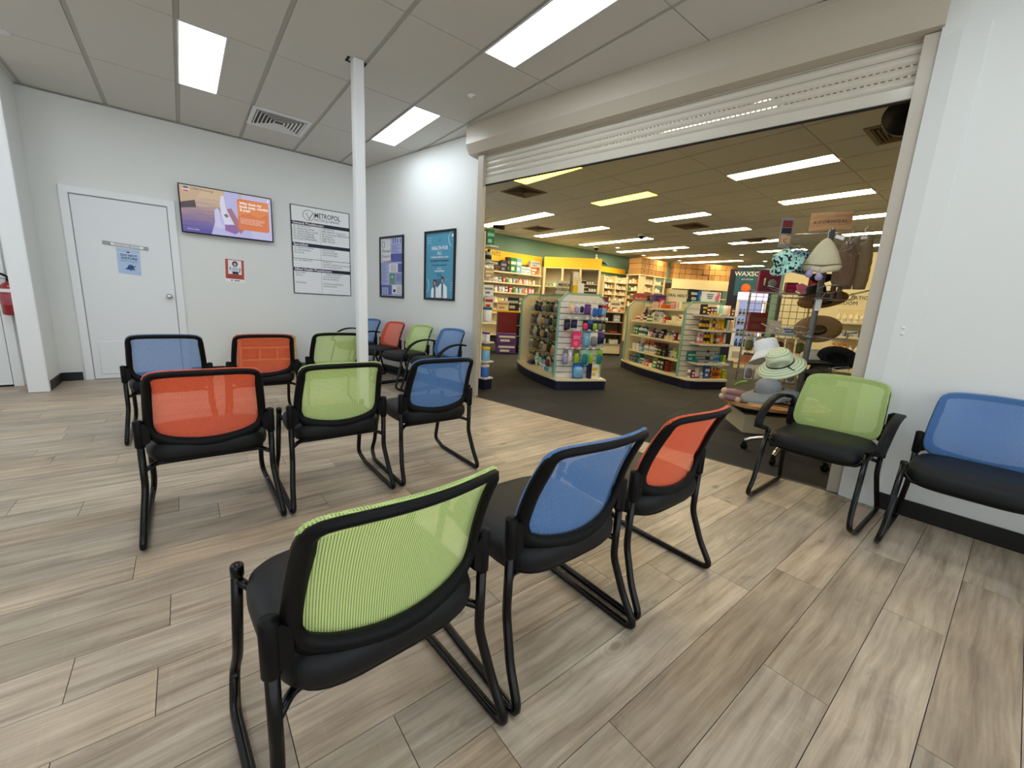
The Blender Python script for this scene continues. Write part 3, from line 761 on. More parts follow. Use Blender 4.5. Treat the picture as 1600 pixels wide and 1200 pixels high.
bm = bmesh.new(); tube(bm, smooth_path([(0.016, 0, 0.345), (0.07, -0.02, 0.33), (0.088, -0.03, 0.25), (0.084, -0.03, 0.10)], 5), 0.008, 8); finish('hose', bm, BLK_PLAS, ex)

# ------------------------------------------------------------------ television
tv = thing('television', 'wall mounted flat television showing an orange knee pain panel', 'television', (0.5345, BACK_Y - 0.085, 2.0165))
TW, THh = 0.957, 0.551
boxo('case', (0, 0.028, 0), (TW, 0.03, THh), BLK_PLAS, tv, 0.004)
boxo('wall_bracket', (0, 0.062, 0), (0.3, 0.045, 0.2), BLK_STEEL, tv)
def scr(rgb, e=0.85):
    fresh = 'screen_%d_%d_%d' % rgb not in MATS
    M_ = mat('screen_%d_%d_%d' % rgb, rgb, 0.3, emit=e * 0.72)
    if fresh: M_.node_tree.nodes['Principled BSDF'].inputs['Base Color'].default_value = (0.012, 0.012, 0.014, 1)
    return M_
bm = bmesh.new(); box(bm, (0, 0.0125, 0), (TW - 0.022, 0.002, THh - 0.024)); scrn = finish('screen', bm, scr((196, 168, 150)), tv)
M = MATS['screen_196_168_150']; nt = M.node_tree; b_ = nt.nodes['Principled BSDF']
tc = nt.nodes.new('ShaderNodeTexCoord'); sp = nt.nodes.new('ShaderNodeSeparateXYZ'); nt.links.new(tc.outputs['Object'], sp.inputs[0])
ns = nt.nodes.new('ShaderNodeTexNoise'); ns.inputs['Scale'].default_value = 6; mp = nt.nodes.new('ShaderNodeMapping'); mp.inputs['Rotation'].default_value = (0, 0.75, 0); mp.inputs['Scale'].default_value = (0.6, 1, 7)
nt.links.new(tc.outputs['Object'], mp.inputs[0]); nt.links.new(mp.outputs[0], ns.inputs['Vector'])
ad = nt.nodes.new('ShaderNodeMath'); ad.operation = 'MULTIPLY_ADD'; ad.inputs[1].default_value = 1.9; ad.inputs[2].default_value = 0.42; nt.links.new(sp.outputs[2], ad.inputs[0])
ad2 = nt.nodes.new('ShaderNodeMath'); ad2.operation = 'MULTIPLY_ADD'; ad2.inputs[1].default_value = 0.5; nt.links.new(ns.outputs['Fac'], ad2.inputs[0]); nt.links.new(ad.outputs[0], ad2.inputs[2])
rp = nt.nodes.new('ShaderNodeValToRGB'); e = rp.color_ramp.elements; e[0].position = 0.25; e[0].color = (*lin((86, 76, 168)), 1); e[1].position = 0.95; e[1].color = (*lin((216, 186, 150)), 1); k_ = e.new(0.6); k_.color = (*lin((160, 130, 150)), 1)
nt.links.new(ad2.outputs[0], rp.inputs[0]); nt.links.new(rp.outputs[0], b_.inputs['Emission Color'])
def SX(px): return -TW / 2 + TW * px            # picture fractions
def SZ(py): return THh / 2 - THh * py
def sp_(name, pts, rgb, layer, e=0.85): return flat(name, [(SX(a), SZ(b)) for a, b in pts], 0.0112 - 0.0004 * layer, scr(rgb, e), tv, 0.0003)
sp_('picture_table', [(0.012, 0.03), (0.24, 0.05), (0.16, 0.30), (0.012, 0.38)], (206, 176, 140), 1)
sp_('picture_table_side', [(0.012, 0.38), (0.155, 0.30), (0.165, 0.45), (0.012, 0.50)], (70, 50, 60), 2)
sp_('picture_mat', [(0.30, 0.975), (0.36, 0.62), (0.42, 0.45), (0.47, 0.02), (0.62, 0.02), (0.70, 0.55), (0.75, 0.975)], (196, 194, 240), 1)
sp_('picture_mat_right', [(0.63, 0.975), (0.60, 0.5), (0.66, 0.03), (0.985, 0.03), (0.985, 0.975)], (206, 204, 240), 1)
sp_('picture_leg', [(0.48, 0.40), (0.53, 0.36), (0.66, 0.80), (0.62, 0.90), (0.58, 0.80)], (176, 120, 130), 2)
sp_('picture_sock', [(0.345, 0.70), (0.35, 0.45), (0.38, 0.40), (0.40, 0.44), (0.41, 0.70), (0.45, 0.80), (0.40, 0.83), (0.34, 0.80)], (214, 210, 244), 3)
sp_('picture_sock_top', [(0.41, 0.30), (0.43, 0.12), (0.46, 0.13), (0.47, 0.36), (0.50, 0.52), (0.555, 0.72), (0.45, 0.74), (0.42, 0.50)], (232, 228, 250), 4)
sp_('picture_shin', [(0.45, 0.73), (0.56, 0.71), (0.60, 0.86), (0.56, 0.92), (0.45, 0.86)], (150, 104, 168), 4)
sp_('picture_heel', [(0.445, 0.53), (0.475, 0.49), (0.50, 0.55), (0.47, 0.58)], (120, 110, 110), 5)
flat('panel', rrect(SX(0.60), SZ(0.80), SX(0.955), SZ(0.13), 0.03), 0.0088, scr((232, 128, 66)), tv, 0.0003)
sp_('panel_wave', [(0.60, 0.50), (0.72, 0.42), (0.84, 0.50), (0.955, 0.36), (0.955, 0.14), (0.78, 0.135), (0.61, 0.20)], (240, 146, 80), 7)
WT = scr((255, 250, 246), 1.0)
text('Why does my\nknee snap, crackle\n& pop?', SX(0.625), SZ(0.29), 0.0078, 0.042, WT, tv, 'LEFT', bold=0.0012, line=0.95)
text('We use these sounds to find out more\nabout what your knees are telling you,\nand how to keep them moving.\nTalk to your physiotherapist today.', SX(0.625), SZ(0.60), 0.0078, 0.017, WT, tv, 'LEFT', line=1.1)
text('Nurse is Busy', SX(0.06), SZ(0.915), 0.0078, 0.02, WT, tv, 'LEFT')
text('I-MED Radiology', SX(0.125), SZ(0.075), 0.0078, 0.032, scr((60, 50, 60)), tv, 'LEFT')
flat('logo_disc', [(SX(0.075) + 0.036 * math.cos(k * PI / 10), SZ(0.105) + 0.036 * math.sin(k * PI / 10)) for k in range(20)], 0.0092, scr((226, 214, 206)), tv, 0.0003)
flat('logo_blue', [(SX(0.075) + 0.032 * math.cos(k * PI / 10), SZ(0.105) + 0.032 * math.sin(k * PI / 10)) for k in range(1, 10)], 0.0086, scr((34, 44, 140)), tv, 0.0003)
flat('logo_orange', [(SX(0.075) + 0.032 * math.cos(k * PI / 10), SZ(0.105) + 0.032 * math.sin(k * PI / 10)) for k in range(11, 20)], 0.0086, scr((214, 100, 44)), tv, 0.0003)
flat('corner_dot', [(SX(0.955) + 0.010 * math.cos(k * PI / 6), SZ(0.085) + 0.010 * math.sin(k * PI / 6)) for k in range(12)], 0.0086, WT, tv, 0.0003)

# ------------------------------------------------------------------ red notice
rn = thing('red_notice', 'small red notice with a woman holding a white sheet, below the television', 'notice', (0.561, BACK_Y - 0.001, 1.337)); rn.rotation_euler = (0, math.radians(2.0), 0)
REDN = mat('notice_red', (190, 76, 62), 0.5)
boxo('sheet', (0, -0.001, 0), (0.212, 0.002, 0.285), PAPER, rn)
flat('red_ground', rect(-0.102, -0.105, 0.100, 0.140), -0.0024, REDN, rn)
flat('photo_ground', rect(-0.072, -0.045, 0.072, 0.130), -0.0032, PAPER, rn)
SKIN = mat('print_skin', (222, 178, 160), 0.6)
flat('hair', [(0.002 + 0.030 * math.cos(k * PI / 12), 0.085 + 0.036 * math.sin(k * PI / 12)) for k in range(25)], -0.004, INK, rn)
flat('face', [(0.002 + 0.016 * math.cos(k * PI / 8), 0.080 + 0.022 * math.sin(k * PI / 8)) for k in range(16)], -0.0048, SKIN, rn)
flat('arm', [(-0.062, 0.036), (-0.048, 0.036), (-0.032, -0.012), (-0.046, -0.012)], -0.004, INK, rn); flat('arm', [(0.062, 0.036), (0.048, 0.036), (0.036, -0.018), (0.054, -0.018)], -0.004, INK, rn)
flat('skirt', [(-0.030, -0.01), (0.034, -0.01), (0.040, -0.044), (-0.026, -0.044)], -0.004, INKB, rn)
flat('held_sheet', rect(-0.048, -0.012, 0.050, 0.050), -0.0056, mat('paper_pale', (222, 228, 240), 0.6), rn)
for k in range(4): flat('text_line', rect(-0.034, 0.034 - 0.011 * k, 0.034, 0.0372 - 0.011 * k), -0.0064, mat('ink_grey', (130, 134, 150), 0.6), rn)
for k in range(4): flat('text_line', rect(-0.078, -0.060 - 0.012 * k, 0.074 - 0.02 * (k == 3), -0.0555 - 0.012 * k), -0.0034, mat('ink_dark_red', (120, 36, 28), 0.6), rn)
flat('logo_mark', rect(-0.045, -0.132, -0.028, -0.117), -0.0024, mat('ink_grey2', (90, 94, 100), 0.6), rn); flat('logo_name', rect(-0.008, -0.130, 0.050, -0.120), -0.0024, INK, rn)

# ------------------------------------------------------------------ doctors directory board
db = thing('directory_board', 'white METROPOL doctors directory board with navy bands on back wall', 'sign', (1.634, BACK_Y - 0.002, 1.687))
BW, BH = 0.787, 1.192
boxo('frame', (0, -0.006, 0), (BW, 0.012, BH), INK, db, 0.002)
boxo('sheet', (0, -0.0125, 0), (BW - 0.022, 0.002, BH - 0.020), PAPER, db)
def bz(f): return BH / 2 - BH * f
L_, R_ = -BW / 2 + 0.011, BW / 2 - 0.011
TX = -0.0142
text('METROPOL', -0.09, bz(0.088), TX, 0.092, INKB, db, 'LEFT', sx=0.74, bold=0.0008)
text('DOCTORS @ CARINDALE', -0.09, bz(0.137), TX, 0.042, INK, db, 'LEFT', sx=0.68)
SILV = mat('logo_silver', (170, 178, 176), 0.3); GOLD = mat('logo_gold', (186, 160, 104), 0.4)
bm = bmesh.new(); tube(bm, [(-0.165 + 0.072 * math.cos(k * PI / 16), -0.0142, bz(0.098) + 0.068 * math.sin(k * PI / 16)) for k in range(32)], 0.005, 6, 0, True, flat=0.3); finish('logo_ring', bm, SILV, db)
flat('logo_tick', [(-0.20, bz(0.075)), (-0.185, bz(0.075)), (-0.163, bz(0.128)), (-0.10, bz(0.052)), (-0.158, bz(0.155))], TX, SILV, db)
flat('logo_tick_gold', [(-0.163, bz(0.126)), (-0.085, bz(0.045)), (-0.150, bz(0.138))], TX - 0.0008, GOLD, db)
for nm, f in (('General Practitioners', 0.196), ('Specialists', 0.435), ('Allied Health Practitioners', 0.718)):
    flat('band', rect(L_, bz(f + 0.020), R_, bz(f - 0.020)), TX, INKB, db); text(nm, L_ + 0.01, bz(f), TX - 0.0008, 0.046, PAPER, db, 'LEFT', bold=0.0008)
GREYL = mat('rule_grey', (150, 152, 160), 0.6)
rules = [0.243, 0.270, 0.299, 0.327, 0.355, 0.383, 0.482, 0.510, 0.538, 0.566, 0.625, 0.655, 0.685, 0.765, 0.795, 0.823, 0.851, 0.880, 0.908, 0.937, 0.965]
for f in rules: flat('rule', rect(L_, bz(f) - 0.0006, R_, bz(f) + 0.0006), TX, GREYL, db)
flat('rule_heavy', rect(L_, bz(0.594) - 0.003, R_, bz(0.594) + 0.003), TX, INK, db)
VX = -0.02
flat('column_rule', rect(VX - 0.001, bz(0.98), VX + 0.001, bz(0.22)), TX - 0.0002, INK, db)
def col(body, x, f0, pitch, sz=0.027):
    for i, l in enumerate(body):
        if l: text(l, x, bz(f0 + pitch * i), TX - 0.0008, sz, INK, db, 'LEFT')
col(['Dr. Aye Aye KYAW', 'Dr. Khaing (Kay) WON', 'Dr. Nicholas (Nick) COLVIS', 'Dr. Nilmini LIYANAGE', 'Dr John RUNASEMPBEL', 'Dr Deepthi SEERAMAPHE'], L_ + 0.02, 0.230, 0.028)
col(['MBBS FRACGP', 'MBBS FRACGP  Acupuncture', 'BSc in Psychology  MBBS FRACGP', 'MD FRACGP', 'MBBS FRACGP', 'MBBS  FRACGP'], VX + 0.02, 0.230, 0.028)
col(['Dr. Naomi ACHONG', 'Dr. Myat KHAING', 'Mr Lei LIN'], L_ + 0.02, 0.469, 0.028); col(['Endocrinologist', 'Gastroenterologist', 'Gastroenterologist'], VX + 0.02, 0.469, 0.028)
col(['Dr. Sam MAKATTU'], L_ + 0.02, 0.612, 0.028); col(['MD FRACGP', 'DIPLOMA IN DERMATOLOGY MEDICINE', 'SKIN CANCER DETECTION'], VX + 0.02, 0.612, 0.028, 0.022)
col(['Psychologist', 'Dietitian', '', '', 'Audiologists'], L_ + 0.02, 0.754, 0.0285); col(['     Sophie GEOPHESON', 'Tree of Life Nutrition', 'Nutrition Dietitians', '', 'Clarity Hearing & Balance', 'Hearing Australia'], VX + 0.02, 0.754, 0.0285)

# ------------------------------------------------------------------ two framed posters
def poster(s0, s1, z0, z1, label):
    p = WP((s0 + s1) / 2, NW - 0.001, (z0 + z1) / 2); t = thing('framed_poster', label, 'poster', p, RZ_W)
    wd_, hh = abs(s1 - s0), z1 - z0; bm = bmesh.new(); fw = 0.026
    for c, s in (((wd_ / 2 - fw / 2, -0.010, 0), (fw, 0.02, hh)), ((-wd_ / 2 + fw / 2, -0.010, 0), (fw, 0.02, hh)), ((0, -0.010, hh / 2 - fw / 2), (wd_ - 2 * fw, 0.02, fw)), ((0, -0.010, -hh / 2 + fw / 2), (wd_ - 2 * fw, 0.02, fw))): box(bm, c, s)
    finish('frame', bm, mat('frame_black', (16, 16, 18), 0.35), t)
    return t, wd_, hh
t, wd_, hh = poster(5.62, 5.02, 1.102, 1.958, 'framed lilac leaflet poster on the wall, left of the teal poster')
LIL = mat('print_lilac', (176, 184, 222), 0.4); LILD = mat('print_indigo', (84, 92, 168), 0.4); LILL = mat('print_pale', (226, 226, 232), 0.4); GRN = mat('print_green', (98, 150, 128), 0.4)
boxo('sheet', (0, -0.005, 0), (0.55, 0.004, 0.806), LIL, t)
def pf(name, x0, f0, x1, f1, m_, k=1): return flat(name, rect(-0.274 + 0.548 * x0, 0.403 - 0.806 * f1, -0.274 + 0.548 * x1, 0.403 - 0.806 * f0), -0.0072 - 0.0006 * k, m_, t, 0.0004)
pf('leaflet_block', 0.0, 0.0, 0.46, 0.41, LILL); pf('leaflet_block', 0.5, 0.0, 1.0, 0.10, mat('print_pale_lilac', (196, 204, 240), 0.4)); pf('leaflet_block', 0.48, 0.27, 1.0, 0.41, LILD)
pf('leaflet_block', 0.40, 0.44, 0.77, 0.585, LILL); pf('leaflet_block', 0.80, 0.44, 1.0, 0.585, LILD); pf('leaflet_block', 0.40, 0.60, 0.66, 0.795, GRN); pf('leaflet_block', 0.68, 0.60, 1.0, 0.795, mat('print_mid', (146, 156, 206), 0.4))
pf('leaflet_block', 0.0, 0.81, 0.50, 0.985, LILD); pf('leaflet_block', 0.53, 0.81, 0.97, 0.955, LILL)
for a in (0.05, 0.16, 0.27): pf('leaflet_bar', a, 0.85, a + 0.07, 0.98, LIL, 2)
for a in (0.56, 0.66, 0.76, 0.88): pf('figure', a, 0.01 + 0.02 * (a > 0.7), a + 0.045, 0.10, LILD, 2)
text('Metropol\nDoctors @\nCarindale', -0.24, 0.155, -0.0085, 0.058, INK, t, 'LEFT', line=1.25)
bm = bmesh.new(); tube(bm, [(-0.205 + 0.034 * math.cos(k * PI / 10), -0.0085, 0.318 + 0.045 * math.sin(k * PI / 10)) for k in range(20)], 0.003, 5, 0, True); finish('logo_ring', bm, INK, t)
for k in range(8): pf('text_line', 0.52, 0.125 + 0.018 * k, 0.92 - 0.1 * (k % 3), 0.131 + 0.018 * k, LILD, 1)
for k in range(15): pf('text_line', 0.04, 0.44 + 0.024 * k, 0.34 - 0.06 * (k % 3), 0.447 + 0.024 * k, LILD, 1)
for k in range(6): pf('text_line', 0.46 , 0.46 + 0.02 * k, 0.72, 0.465 + 0.02 * k, INKB, 2)
for k in range(4): pf('text_line', 0.70, 0.63 + 0.03 * k, 0.95, 0.64 + 0.03 * k, LILD, 2)
for k in range(4): pf('text_line', 0.74, 0.835 + 0.03 * k, 0.94, 0.842 + 0.03 * k, INKB, 2)
pf('leaf_mark', 0.50, 0.655, 0.56, 0.68, PAPER, 2); pf('foot_mark', 0.58, 0.885, 0.68, 0.93, INK, 2)
t, wd_, hh = poster(4.548, 3.943, 1.103, 1.963, 'framed teal HEALTH FOR ALL poster with two doctors in white coats')
TEALP = mat('print_teal', (78, 150, 180), 0.4, noise=0.06, nscale=5); PW_ = mat('print_white', (236, 240, 244), 0.4)
boxo('sheet', (0, -0.005, 0), (0.553, 0.004, 0.81), TEALP, t)
text('HEALTH FOR', 0, 0.215, -0.0085, 0.062, PW_, t, 'CENTER', bold=0.001, sx=0.88); text('ALL', 0, 0.155, -0.0085, 0.062, PW_, t, 'CENTER', sx=0.88)
text('CARINDALE MEDICAL CLINIC', 0, 0.105, -0.0085, 0.026, PW_, t, 'CENTER', bold=0.0006)
text('WE CARE FOR YOUR HEALTH', 0, 0.060, -0.0085, 0.027, INKB, t, 'CENTER', bold=0.0006)
text('We bulk bill for consultations', 0, 0.008, -0.0085, 0.024, INKB, t, 'CENTER')
text('SERVICES', 0, -0.035, -0.0085, 0.022, PW_, t, 'CENTER'); text('VACCINATIONS', 0, -0.066, -0.0085, 0.026, PW_, t, 'CENTER', bold=0.0008)
text('skin checks', 0, -0.095, -0.0085, 0.022, INKB, t, 'CENTER'); text('travel health', 0, -0.122, -0.0085, 0.022, INKB, t, 'CENTER')
dots = bmesh.new()
for i in range(3):
    for j in range(3): box(dots, (-0.245 + 0.03 * i, -0.0076, 0.345 - 0.03 * j), (0.009, 0.0006, 0.009))
for i in range(2):
    for j in range(4): box(dots, (0.23 + 0.025 * i, -0.0076, -0.21 - 0.03 * j), (0.008, 0.0006, 0.008))
o = finish('dots', dots, PW_, t)
bm = bmesh.new(); tube(bm, [(0.27 + 0.10 * math.cos(a), -0.0078, 0.32 + 0.10 * math.sin(a)) for a in [PI * 0.6 + k * PI * 0.9 / 14 for k in range(13)]], 0.003, 5); finish('ring_mark', bm, PW_, t)
bm = bmesh.new(); tube(bm, [(-0.31 + 0.10 * math.cos(a), -0.0078, -0.25 + 0.11 * math.sin(a)) for a in [-0.95 + k * 1.9 / 10 for k in range(11)]], 0.003, 5); finish('ring_mark', bm, PW_, t)
flat('plus_mark', rect(0.235, 0.335, 0.25, 0.375), -0.0085, PW_, t); flat('plus_mark', rect(0.222, 0.348, 0.263, 0.362), -0.0085, PW_, t)
flat('logo_mark', [(-0.012, 0.31), (0.0, 0.295), (0.02, 0.335), (0.014, 0.335), (0.0, 0.305)], -0.0085, INKB, t)
PDK = mat('print_hair', (40, 30, 30), 0.5); PSK = mat('print_skin2', (190, 140, 116), 0.5); PSH = mat('print_slate', (60, 110, 140), 0.5)
flat('dark_disc', [(-0.01 + 0.10 * math.cos(k * PI / 12), -0.26 + 0.10 * math.sin(k * PI / 12)) for k in range(24)], -0.0074, PSH, t, 0.0003)  # darker disc printed behind the two doctors
for cx, top, wd2 in ((-0.085, -0.17, 0.075), (0.065, -0.135, 0.095)):
    flat('coat', [(cx - wd2, -0.40), (cx - wd2 * 0.95, top - 0.13), (cx - 0.03, top - 0.085), (cx + 0.03, top - 0.085), (cx + wd2 * 0.95, top - 0.13), (cx + wd2, -0.40)], -0.0082, PW_, t, 0.0003)
    flat('shirt', [(cx - 0.018, -0.40), (cx - 0.018, top - 0.085), (cx + 0.018, top - 0.085), (cx + 0.018, -0.40)], -0.0088, PSH, t, 0.0003)
    flat('hair', [(cx + 0.030 * math.cos(k * PI / 8), top - 0.03 + 0.034 * math.sin(k * PI / 8)) for k in range(16)], -0.0094, PDK, t, 0.0003)
    flat('face', [(cx + 0.020 * math.cos(k * PI / 8), top - 0.05 + 0.030 * math.sin(k * PI / 8)) for k in range(16)], -0.0100, PSK, t, 0.0003)
flat('hair', [(-0.115, -0.28), (-0.118, -0.19), (-0.10, -0.17), (-0.10, -0.28)], -0.0094, PDK, t, 0.0003)
flat('hands', [(0.05, -0.375), (0.085, -0.355), (0.10, -0.375), (0.08, -0.395)], -0.0100, PSK, t, 0.0003)

# ------------------------------------------------------------------ light switch
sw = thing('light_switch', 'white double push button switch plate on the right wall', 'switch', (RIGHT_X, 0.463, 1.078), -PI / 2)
boxo('mount', (0, -0.0015, -0.001), (0.077, 0.003, 0.121), mat('switch_shadow_grey', (140, 143, 147), 0.6), sw)  # no real part: grey rim painted as the shadow gap round the plate
boxo('plate', (0, -0.008, 0), (0.073, 0.012, 0.116), mat('switch_white', (226, 228, 230), 0.35), sw, 0.003, 2)
boxo('inner_plate', (0, -0.0142, 0.002), (0.056, 0.002, 0.088), WHITE, sw, 0.0008)
for dz in (0.018, -0.016):
    bm = bmesh.new(); lathe(bm, [(0, 0.006), (0.006, 0.006), (0.0085, 0.004), (0.009, 0)], 16, 0, M=Matrix.Translation((0, -0.0150, dz)) @ Matrix.Rotation(PI / 2, 4, 'X')); finish('button', bm, WHITE, sw)

# ------------------------------------------------------------------ wooden brochure stand by the back wall
ws = thing('wooden_rack', 'low pale timber rack with shelves against the back wall behind orange chair', 'rack', (0.835, 6.32, 0))
for x in (-0.315, 0.315): boxo('side_board', (x, 0, 0.260), (0.022, 0.30, 0.520), PINE, ws)
for z in (0.05, 0.21, 0.37, 0.495): boxo('shelf', (0, 0.01, z), (0.608, 0.27, 0.018), PINE, ws)
boxo('back_board', (0, 0.142, 0.265), (0.608, 0.012, 0.47), PINE, ws)
for x in (-0.1, 0.1): boxo('divider', (x, 0.0, 0.29), (0.015, 0.24, 0.14), PINE, ws)
#SECTION3
# ------------------------------------------------------------------ small goods: one mesh per kind and colour, copied
COLS = {'white': (238, 238, 234), 'cream': (236, 224, 190), 'yellow': (246, 196, 30), 'orange': (238, 110, 30), 'red': (192, 34, 34), 'dark red': (120, 24, 34), 'pink': (236, 130, 170), 'hot pink': (244, 60, 118),
        'purple': (98, 60, 140), 'magenta': (150, 30, 100), 'blue': (44, 104, 190), 'navy': (24, 30, 74), 'light blue': (120, 178, 220), 'teal': (30, 120, 130), 'green': (44, 130, 70), 'lime': (156, 196, 50), 'black': (24, 24, 26),
        'grey': (130, 132, 136), 'brown': (110, 66, 40), 'tan': (200, 160, 108), 'silver': (190, 194, 198), 'mint': (160, 214, 196), 'lilac': (176, 160, 210), 'olive': (108, 110, 60), 'peach': (244, 190, 160)}
def cm(n): return solid(COLS[n], 0.42)
PM = {}
def good_mesh(kind, colour, colour2, dims):
    key = (kind, colour, colour2, tuple(round(v, 3) for v in dims))
    if key in PM: return PM[key]
    w_, d_, h_ = dims; bm = bmesh.new()
    if kind in ('box', 'carton', 'packet'):
        box(bm, (0, 0, h_ / 2), (w_, d_, h_), 0, None, min(w_, d_, h_) * 0.03)
        if kind == 'carton':
            box(bm, (0, -d_ / 2 - 0.0006, h_ * 0.62), (w_ * 0.10, 0.0012, w_ * 0.10), 1)
        else:
            box(bm, (0, -d_ / 2 - 0.0006, h_ * 0.66), (w_ * 0.86, 0.0012, h_ * 0.20), 1); box(bm, (-w_ * 0.1, -d_ / 2 - 0.0006, h_ * 0.28), (w_ * 0.5, 0.0012, h_ * 0.22), 1)
    elif kind in ('bottle', 'spray bottle', 'pump bottle'):
        r = w_ / 2
        lathe(bm, [(0, 0), (r * 0.92, 0), (r, h_ * 0.03), (r, h_ * 0.62), (r * 0.85, h_ * 0.72), (r * 0.42, h_ * 0.79), (r * 0.42, h_ * 0.80)], 12, 0, sy=d_ / w_)
        lathe(bm, [(r * 1.015, h_ * 0.20), (r * 1.02, h_ * 0.2), (r * 1.02, h_ * 0.52), (r * 1.01, h_ * 0.52)], 12, 1, sy=d_ / w_)
        lathe(bm, [(r * 0.48, h_ * 0.79), (r * 0.48, h_ * 0.92), (r * 0.3, h_), (0, h_)], 10, 1)
        if kind != 'bottle': box(bm, (0, -r * 0.5, h_ * 0.96), (r * 0.3, r * 1.2, h_ * 0.05), 1)
    elif kind == 'tube':
        N = 12; rings = []
        for t_, a, b_ in ((0.12, 0.42, 0.42), (0.2, 0.5, 0.46), (0.6, 0.5, 0.3), (1.0, 0.5, 0.03)):
            rings.append([bm.verts.new((w_ * a * math.cos(2 * PI * k / N), d_ * b_ * math.sin(2 * PI * k / N), h_ * t_)) for k in range(N)])
        for r0, r1 in zip(rings, rings[1:]):
            for k in range(N): f = bm.faces.new((r0[k], r0[(k + 1) % N], r1[(k + 1) % N], r1[k])); f.smooth = True
        bm.faces.new(rings[-1])
        lathe(bm, [(0, 0), (w_ * 0.42, 0), (w_ * 0.42, h_ * 0.14), (0, h_ * 0.14)], 12, 1)
    elif kind in ('jar', 'tub'):
        r = w_ / 2
        lathe(bm, [(0, 0), (r * 0.95, 0), (r, h_ * 0.04), (r, h_ * 0.82), (0, h_ * 0.82)], 14, 0)
        lathe(bm, [(0, h_ * 0.8), (r * 1.04, h_ * 0.8), (r * 1.04, h_ * 0.97), (r * 0.98, h_), (0, h_)], 14, 1)
    elif kind in ('pouch', 'hanging pack'):
        poly = [(-w_ / 2, 0), (w_ / 2, 0), (w_ / 2, h_ * 0.92), (w_ * 0.40, h_), (-w_ * 0.40, h_), (-w_ / 2, h_ * 0.92)]
        prism(bm, poly, 'y', -0.002, 0.002, 1)
        N = 16; rings = []
        for s, dy in ((1.0, -0.002), (0.9, -d_ * 0.7), (0.6, -d_), (0.0, -d_)):
            if s == 0: c = bm.verts.new((0, dy, h_ * 0.40)); break
            rings.append([bm.verts.new((superell(w_ * 0.44 * s, h_ * 0.36 * s, 3.5, k / N)[0], dy, h_ * 0.40 + superell(w_ * 0.44 * s, h_ * 0.36 * s, 3.5, k / N)[1])) for k in range(N)])
        for r0, r1 in zip(rings, rings[1:]):
            for k in range(N): bm.faces.new((r0[k], r0[(k + 1) % N], r1[(k + 1) % N], r1[k])).smooth = True
        for k in range(N): bm.faces.new((rings[-1][k], rings[-1][(k + 1) % N], c)).smooth = True
    elif kind == 'can':
        r = w_ / 2; lathe(bm, [(0, 0), (r * 0.9, 0), (r, h_ * 0.05), (r, h_ * 0.9), (r * 0.85, h_), (0, h_)], 14, 0); lathe(bm, [(r * 1.01, h_ * 0.3), (r * 1.015, h_ * 0.3), (r * 1.015, h_ * 0.7), (r * 1.01, h_ * 0.7)], 14, 1)
    bmesh.ops.recalc_face_normals(bm, faces=bm.faces)
    me = bpy.data.meshes.new(kind.replace(' ', '_')); bm.to_mesh(me); bm.free()
    for c in (colour, colour2): me.materials.append(CARDBOARD if c == 'cardboard' else cm(c))
    PM[key] = me; return me
PRODS = []
class Fr:                                        # a fixture's frame: x to the right, y away from the shopper, z up
    def __init__(self, o, rz): self.o = Vector(o); self.rz = rz; self.M = Matrix.Translation(self.o) @ Matrix.Rotation(rz, 4, 'Z')
    def p(self, x, y, z): return self.M @ Vector((x, y, z))
def good(fr, x, y, z, kind, colour, colour2, dims, place, rz=0.0, adj='', group=None):
    o = bpy.data.objects.new(kind.replace(' ', '_'), good_mesh(kind, colour, colour2, dims)); COL.objects.link(o)
    o.location = fr.p(x, y, z + (-0.004 if kind in ('pouch', 'hanging pack') else 0.0012)); o.rotation_euler = (0, 0, fr.rz + rz)
    PRODS.append((o, place, (adj + ' ' if adj else '') + colour, kind)); return o
def label_goods():
    cnt = {}
    for o, pl, c, k in PRODS: cnt.setdefault((pl, c, k), []).append(o)
    groups = {}
    for o, pl, c, k in PRODS: groups.setdefault(pl, []).append(o)
    for (pl, c, k), L in cnt.items():
        for i, o in enumerate(L):
            if len(L) == 1: lab = '%s %s, only one of its colour, %s' % (c, k, pl)
            else: lab = '%s %s %s from left %s' % (ordn(i), c, k, pl)
            if len(lab.split()) > 16: lab = '%s %s %s %s' % (ordn(i), c, k, pl)
            tag(o, lab, {'carton': 'carton', 'pouch': 'packet', 'hanging pack': 'packet', 'spray bottle': 'bottle', 'pump bottle': 'bottle'}.get(k, k))
    for pl, L in groups.items():
        if len(L) > 1:
            for o in L: o['group'] = 'goods ' + pl
rg = random.Random(11)
def shelf_fill(fr, x0, x1, y, z, place, spec, gap=0.012, jit=0.01):
    """spec: list of (kind, colour, colour2, dims, count) from left to right until x1."""
    x = x0
    for kind, c, c2, dims, n in spec:
        for _ in range(n):
            if x + dims[0] > x1: return
            good(fr, x + dims[0] / 2, y + rg.uniform(-jit, jit), z, kind, c, c2, dims, place, rg.uniform(-0.03, 0.03)); x += dims[0] + gap
def fixture(name, label, cat, fr): return thing(name, label, cat, fr.o, fr.rz)
def shelf_part(t, x, y, z, w_, d_, th=0.02, mt=None, strip=True, n=0):
    boxo('shelf', (x, y, z - th / 2), (w_, d_, th), mt or SLATWALL, t)
    if strip:
        boxo('price_strip', (x, y - d_ / 2 - 0.003, z - th / 2 - 0.004), (w_, 0.005, 0.03), mat('strip_white', (226, 224, 218), 0.4), t)
        tg = bmesh.new(); k = max(2, int(w_ / 0.07))
        for i in range(k): box(tg, (x - w_ / 2 + (i + 0.5) * w_ / k, y - d_ / 2 - 0.0065, z - th / 2 - 0.004), (0.036, 0.001, 0.022))
        finish('price_tags', tg, mat('tag_cream', (246, 238, 214), 0.5), t)['kind'] = 'stuff'

